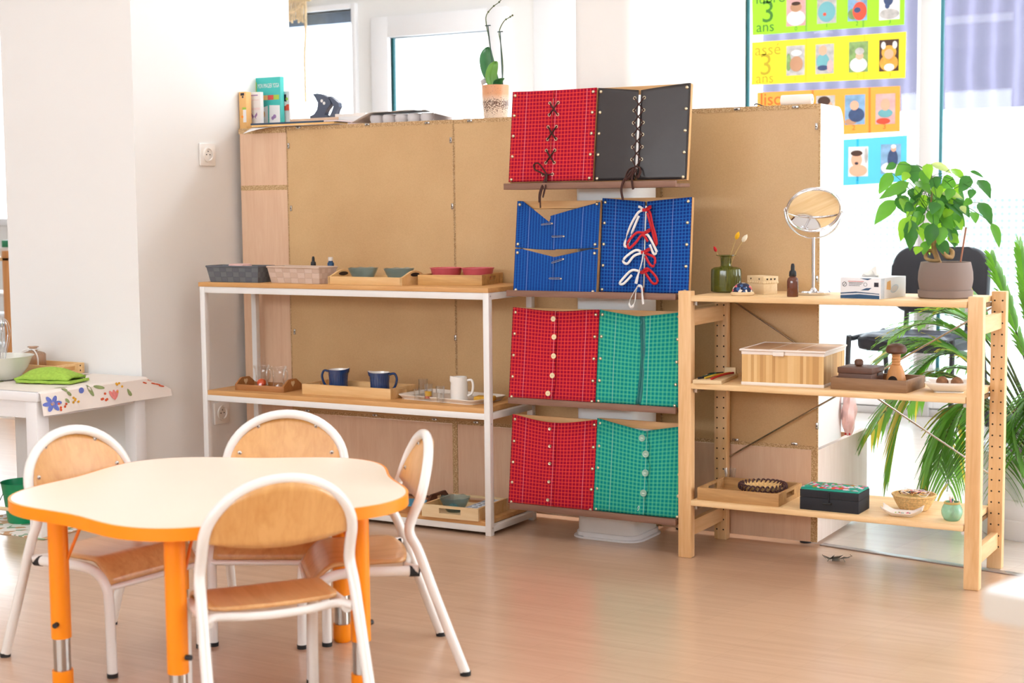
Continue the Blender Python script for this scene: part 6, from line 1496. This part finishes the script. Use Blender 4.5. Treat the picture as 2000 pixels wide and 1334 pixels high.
banner('lime green banner of child photos, topmost on the window', (1468, -32), (1768, -50), (1470, 69), (1766, 48), 'banner_green',
  [((1536, -6, 1574, 52), 'ph_pink', [('ph_white', .5, .28, .48, .27), (SD, .5, .66, .30, .17), (HR, .5, .79, .24, .07)]), ((1596, -12, 1634, 47), 'ph_grey', [('ph_teal', .5, .40, .46, .36), (SK, .45, .90, .25, .1), ('ph_red', .4, .32, .09, .06)]), ((1656, -16, 1694, 42), 'ph_blue', [('ph_green', .3, .25, .30, .2), ('ph_red', .62, .34, .37, .33), (SK, .58, .84, .26, .14), ('ph_navy', .5, .38, .18, .1)]), ((1717, -20, 1758, 40), 'ph_white', [('ph_navy', .45, .70, .24, .22), ('ph_grey', .5, .2, .48, .18), ('ph_navy', .4, .48, .12, .1)])],
  'ink_green', [('lubron', (1476, 8), .075), ('3', (1486, 44), .155), ('ans', (1477, 63), .075), ('0', (1552, 60), .03), ('1', (1612, 54), .03), ('2', (1671, 50), .03), ('3', (1735, 46), .03)], (.365, .74), 'banner_green_d')
banner('yellow banner of child photos, second from the top on the window', (1469, 83), (1770, 62), (1468, 166), (1768, 152), 'banner_yellow',
  [((1536, 88, 1572, 148), 'ph_grey', [('ph_green', .12, .45, .14, .3), (SD, .55, .38, .36, .26), ('ph_white', .55, .75, .30, .10)]), ((1593, 85, 1629, 145), 'ph_grey', [('ph_teal', .40, .42, .36, .26), (SK, .40, .79, .22, .17), ('ph_navy', .4, .2, .3, .09), ('ph_pink', .8, .25, .16, .2)]), ((1658, 80, 1696, 142), 'ph_green', [('ph_white', .5, .24, .46, .24), (SK, .56, .52, .2, .12), ('ph_grey', .56, .68, .24, .12)]), ((1717, 76, 1756, 140), 'hair', [('ph_orange', .5, .26, .48, .26), ('ph_white', .52, .12, .26, .12), ('ph_orange', .5, .60, .38, .22), (SK, .5, .54, .24, .16), ('ph_white', .22, .82, .12, .12), ('ph_white', .8, .82, .12, .12)])],
  'ink_yellow', [('assé', (1474, 109), .085), ('3', (1482, 147), .155), ('ans', (1476, 163), .075), ('0', (1550, 158), .03), ('1', (1607, 155), .03), ('2', (1672, 153), .03), ('3', (1735, 150), .03)], (.365, .74), 'banner_yellow_d')
banner('orange banner of child photos, third from the top on the window', (1479, 181), (1758, 168), (1479, 272), (1758, 257), 'banner_orange',
  [((1536, 190, 1573, 250), 'ph_blue', [(SK, .5, .4, .4, .3)]), ((1594, 186, 1631, 246), 'ph_grey', [(SK, .55, .55, .38, .3), (HR, .42, .82, .34, .16)]), ((1650, 184, 1690, 244), 'ph_blue', [(SD, .3, .1, .3, .1), ('ph_navy', .58, .32, .40, .24), (SK, .48, .64, .22, .16)]), ((1710, 182, 1749, 243), 'ph_pink', [('ph_red', .4, .1, .36, .1), ('ph_teal', .5, .36, .38, .14), (SK, .5, .64, .24, .2)])],
  'ink_orange', [('lison', (1484, 206), .09), ('2', (1664, 254), .035), ('3', (1724, 252), .035)], (.40, .795), 'banner_orange_d')
banner('sky blue banner of child photos, lowest on the window', (1480, 284), (1772, 264), (1480, 372), (1771, 355), 'banner_blue',
  [((1657, 286, 1696, 345), 'ph_white', [(SK, .5, .2, .46, .2), (SK, .42, .56, .28, .24), (HR, .42, .78, .30, .10), ('ink', .42, .44, .1, .05), ('ph_grey', .9, .7, .09, .26)]), ((1720, 281, 1760, 340), 'ph_blue', [('ph_white', .5, .2, .48, .2), ('ph_navy', .6, .5, .26, .34), (SK, .64, .84, .13, .1), ('ph_white', .64, .92, .13, .07)])],
  'ink_blue', [('2', (1672, 353), .03), ('3', (1738, 350), .03)], (.68,), 'banner_blue_d')

# ================================================================== black chairs by the window
def visitor_chair(label, x, y, rz):
    r = thing('visitor_chair', label, 'chair', (x, y, 0), rz, 'black chairs by the window')
    # local: front towards -y
    o = MB('vinyl_seat'); 
    def st(u, v):
        xx, yy = (u-.5)*2, (v-.5)*2; k = (abs(xx)**4+abs(yy)**4)**.25; sc_ = 1/max(1e-6, k)*max(abs(xx), abs(yy)) if k > 1e-6 else 1
        return (xx*sc_*.235, yy*sc_*.215-.02, .462-.045*max(abs(xx), abs(yy))**6+.020*xx*xx-.014*(1-yy*yy))
    o.sheet(st, 20, 20); o.m('fabric_black'); o.prism(rrect(-.225, -.225, .225, .185, .07), .375, .44, .022, 3); o.build('seat', r)
    o = MB('fabric_black'); o.at(0, .215, .525, 0, pi/2-.12); o.prism(rrect(-.235, 0, .235, .315, .095, 8), -.045, 0, .016, 3); o.build('backrest', r)
    for sx in (-1, 1):
        o = MB('plastic_black'); X_ = sx*.245
        o.tube(smooth_path([(X_, -.235, .0), (X_, -.225, .40), (X_*.98, -.19, .425), (X_*.97, .10, .425), (X_*.97, .17, .40), (X_, .245, 0)], 5), .0125, n=10); o.build('leg', r)
        o = MB('plastic_black'); o.tube(smooth_path([(sx*.15, .10, .415), (sx*.15, .20, .43), (sx*.15, .225, .50), (sx*.15, .225, .62)], 4), .0125, n=10); o.build('back_bracket', r)
    return r
ch1 = visitor_chair('black upholstered visitor chair behind the potted tree, by the window', -1.845, 7.0, -.12)
copy_thing(ch1, (-1.06, 6.93, 0), .05, 'black upholstered visitor chair at the right edge, behind the palm')

# ================================================================== palm
PX_, PY_ = -.90, 4.96
r = thing('potted_palm', 'large feathery palm in a white ribbed planter, behind the pine shelf', 'potted plant', (PX_, PY_, 0)); RP = .205; hP = .262
o = MB('planter_white'); pr = [(0, 0), (RP*.93, 0)]
for k in range(4): z0, z1 = hP*k/4, hP*(k+1)/4; f0 = .93+.07*k/4; pr += [(RP*(f0+.012), z0+.004), (RP*(f0+.028), z1-.005), (RP*(f0+.012), z1-.001)]
pr += [(RP*1.04, hP+.008), (RP*.95, hP+.008), (RP*.93, hP-.03), (0, hP-.03)]; o.lathe(pr, 56, cap=False); o.build('planter', r)
o = MB('soil'); o.lathe([(0, hP-.012), (RP*.93, hP-.02)], 32, cap=False); o.build('soil', r)
pal, paly, stm = MB('palm'), MB('palm_yellow'), MB('orchid_stem')
def frond(tip, mid, base=(0, 0), n=26, L=.17, seed=0, yellow=0, droop=.35, w=.0125):
    r2 = random.Random(seed); b = Vector((base[0], base[1], hP-.02)); m_, t = Vector(mid), Vector(tip); P = bez(b, m_, t, 40)
    stm.tube(P, [.0052-.0042*i/40 for i in range(41)], n=6)
    for i in range(n):
        u = .42+.58*(i+.5)/n; k = min(40, int(u*40)); p = P[k]; ax = (P[min(40, k+1)]-P[max(0, k-1)]).normalized()
        sd = ax.cross(Vector((0, 0, 1))); sd = sd.normalized() if sd.length > .05 else Vector((1, 0, 0)); ll = L*(sin(pi*(.18+.74*(i/n)))**.7)*r2.uniform(.85, 1.12)
        for s_ in (-1, 1):
            d = (ax*.75+sd*s_*.72+Vector((0, 0, .22))).normalized(); q1 = p+d*ll*.5; q2 = p+d*ll*.92+Vector((0, 0, -droop*ll*r2.uniform(.7, 1.3)))
            C = bez(p, q1, q2, 5); o_ = paly if r2.random() < yellow else pal; nn = Vector((0, 0, 1)) if abs(d.z) < .8 else Vector((1, 0, 0)); wd = d.cross(nn).normalized()
            Wd = [w*.5, w, w*.95, w*.8, w*.5, .0006]; A = [(o_.v(c-wd*Wd[j]*.5+Vector((0, 0, .0006*j))), o_.v(c+wd*Wd[j]*.5)) for j, c in enumerate(C)]
            for a, b_ in zip(A, A[1:]): o_.f([a[0], b_[0], b_[1], a[1]])
def pf(px, py, dy=0): return aty(px, py, PY_+dy)-Vector((PX_, PY_, 0))
frond(pf(1735, 905, -.12), pf(1800, 560, -.10), (-.05, -.03), 24, .20, 1, .45, .75)
frond(pf(1705, 720, -.05), pf(1850, 560, -.02), (-.04, 0), 26, .17, 2, .12, .25)
frond(pf(1735, 665, .10), pf(1880, 540, .05), (-.02, .04), 24, .16, 3, .05, .3)
frond(pf(1790, 640, .2), pf(1900, 520, .12), (-.02, .05), 22, .15, 4, .05, .2)
frond(pf(1830, 610, .1), pf(1915, 560, .08), (0, .04), 20, .14, 5, .1, .2)
frond(pf(1850, 520, .05), pf(1940, 600, .05), (0, .02), 16, .11, 6, .05, .25)
frond(pf(1800, 980, -.16), pf(1860, 640, -.16), (-.04, -.06), 26, .20, 7, .15, .55)
frond(pf(1850, 960, .1), pf(1870, 640, .08), (-.02, .03), 22, .18, 8, .05, .6)
frond(pf(1935, 500, .05), pf(1985, 640, .04), (.02, .02), 20, .13, 9, .0, .25)
frond(pf(1990, 470, .0), pf(2000, 620, .0), (.03, 0), 22, .15, 10, .0, .3)
frond(pf(2060, 560, -.05), pf(2030, 520, -.03), (.04, -.02), 24, .17, 11, .0, .4)
frond(pf(2040, 860, -.2), pf(2020, 640, -.16), (.02, -.06), 24, .18, 12, .0, .6)
frond(pf(1985, 900, -.24), pf(1975, 660, -.18), (.0, -.07), 24, .16, 13, .05, .7)
frond(pf(2110, 700, .1), pf(2040, 540, .05), (.05, .03), 24, .18, 14, .0, .4)
frond(pf(1770, 800, .15), pf(1880, 600, .1), (-.03, .03), 24, .17, 15, .1, .5)
frond(pf(1700, 850, -.02), pf(1830, 600, -.04), (-.04, -.01), 26, .19, 21, .3, .6)
frond(pf(1760, 700, -.1), pf(1870, 600, -.1), (-.03, -.03), 24, .17, 22, .08, .35)
frond(pf(1780, 740, .05), pf(1890, 590, .02), (-.02, .0), 24, .17, 23, .05, .4)
frond(pf(1830, 920, -.05), pf(1880, 660, -.1), (-.02, -.04), 24, .18, 24, .15, .6)
frond(pf(1890, 930, .0), pf(1910, 680, -.05), (-.01, -.03), 22, .17, 25, .05, .5)
frond(pf(1955, 960, -.22), pf(1950, 700, -.2), (-.02, -.07), 22, .15, 16, .0, .6)
for k, o in (('fronds', pal), ('yellowing_fronds', paly), ('stems', stm)): o.build(k, r, sharp=0)

# ================================================================== small things at the right
pg = Vector((-1.449, 4.70, .36)); r = thing('plastic_bag', 'pink knotted plastic bag hanging on the side of the cabinet', 'bag', atx(1658, 815, -1.448))
zb0, zb1 = atx(1658, 850, -1.448).z-atx(1658, 815, -1.448).z, atx(1650, 775, -1.448).z-atx(1658, 815, -1.448).z
o = MB('bag_pink')
def bg(t, a):
    z = zb0+(zb1-zb0)*t; k = (.030*sin(pi*min(1, .15+.8*(1-t)))**.8+.004); return (k*(1+.16*sin(3*a+9*t)+.1*sin(7*a-5*t)), z)
o.rev(bg, 14, 26, cap0=True, cap1=True); o.m('thread_red'); [o.ball((.012*cos(a), -.014, zb0+.006), .004, 8, 5) for a in (0, 2.2, 3.6)]; ob = o.build('bag_body', r); ob.scale = (.62, 1, 1)
o = MB('bag_pink'); o.tube(smooth_path([(0, 0, zb1-.004), (-.004, .004, zb1+.015), (-.012, .002, zb1+.03)]), [.006]*6+[.004]*6+[.002], n=8); o.build('knot', r)
pm_ = atz(1633, 1095, 0); r = thing('paper_bug', 'small grey dried leaf like scrap lying on the floor in front of the pine shelf', 'scrap', (pm_.x, pm_.y, 0), .3)
o = MB('moth_grey')
for pts in ([(-.036, 0, .014), (-.022, -.004, .004), (-.004, .006, .016), (-.012, .008, .004)], [(-.02, 0, .003), (0, -.01, .012), (.02, .0, .018), (.008, .012, .004)], [(.004, 0, .004), (.022, -.006, .014), (.040, .002, .010), (.02, .01, .004)], [(-.012, -.012, .0015), (.012, -.014, .003), (.006, .010, .012), (-.01, .008, .009)]): o.poly(pts)
o.tube([(-.03, 0, .006), (-.04, .002, .016)], .0008, n=5); o.tube([(.03, 0, .01), (.046, .004, .015), (.040, .006, .018)], .0008, n=5)
o.tube([(-.02, -.004, .004), (-.025, -.012, .0)], .0008, n=5); o.tube([(.02, -.004, .008), (.026, -.014, 0)], .0008, n=5); o.tube([(0, .008, .006), (.002, .016, 0)], .0008, n=5)
o.build('scrap_body', r, solid=.0006)
tz = .66; q0 = atz(1910, 1152, tz)
r = thing('white_table', 'white table corner, close and blurred in the bottom right corner', 'table', (q0.x, q0.y, 0), -.27)
o = MB('edge_shade_beige'); o.prism(rrect(0, 0, .75, .55, .012), tz-.030, tz-.001, .004, 3); o.build('tabletop_edge', r); o = MB('paint_white'); o.prism(rrect(.004, .004, .746, .546, .010), tz-.002, tz, .0008, 1); o.build('tabletop', r)  # beige edge carries painted shade; the table itself is white
for x in (.035, .66):
    for y in (.03, .48): o = MB('edge_shade_beige'); o.box(x, y, 0, x+.04, y+.04, tz-.030, .004); o.build('leg', r)

# ================================================================== rest of the room and light
mb = MB('wall_white'); mb.box(-11, -2.75, 0, 4, -2.5, 1.5); mb.box(-11, -2.75, 2.3, 4, -2.5, 2.75); mb.box(-11, -2.75, 1.5, -5, -2.5, 2.3); mb.box(1, -2.75, 1.5, 4, -2.5, 2.3); struct('wall_front', mb)  # unseen wall, added with a small opening to cut the daylight
mb = MB('wall_white'); mb.box(4, -2.75, 0, 4.2, 4.4, 2.75); mb.box(4, 4.4, 0, 4.2, YB+.3, .1); mb.box(4, 4.4, 2.5, 4.2, YB+.3, 2.75); struct('wall_right', mb)  # unseen wall, closed towards the front to limit light from the right
mb = MB('wall_white'); mb.box(-11.2, -2.75, 0, -11, YB+.3, 2.75); struct('wall_far_left', mb)
wd = bpy.data.worlds.new('sky'); SC.world = wd; wd.use_nodes = True
bgn = wd.node_tree.nodes['Background']; bgn.inputs['Color'].default_value = (.88, .945, 1.0, 1); bgn.inputs['Strength'].default_value = 11.0
def lamp(name, loc, size, energy, rot=(0, 0, 0), col=(1, 1, 1), sy=None):
    l = bpy.data.lights.new(name, 'AREA'); l.shape = 'RECTANGLE'; l.size = size; l.size_y = sy or size; l.energy = energy; l.color = col
    o = bpy.data.objects.new(name, l); COL.objects.link(o); o.location = loc; o.rotation_euler = rot; return o
for i, x in enumerate((-5.4, -3.2, -1.0, 1.2)):
    for j, y in enumerate((.4, 2.5)): lamp('ceiling_fill', (x, y, 2.74), 1.2, 9, col=(.95, .975, 1), sy=.6)  # unseen fill lights added to brighten the near room
for x in (-3.2, -1.0): lamp('ceiling_fill', (x, 5.9, 2.74), 1.2, 34, col=(.95, .975, 1), sy=.6)  # added fill, brightens the window frames and the far floor
vs = SC.view_settings; vs.view_transform = 'Standard'; vs.look = 'None'; vs.exposure = 0.0; vs.gamma = 1.0; vs.use_curve_mapping = False
cy = SC.cycles; cy.max_bounces = 7; cy.diffuse_bounces = 4; cy.glossy_bounces = 4; cy.transparent_max_bounces = 12; cy.transmission_bounces = 4; cy.caustics_reflective = False; cy.caustics_refractive = False; cy.use_denoising = True; cy.sample_clamp_indirect = 6
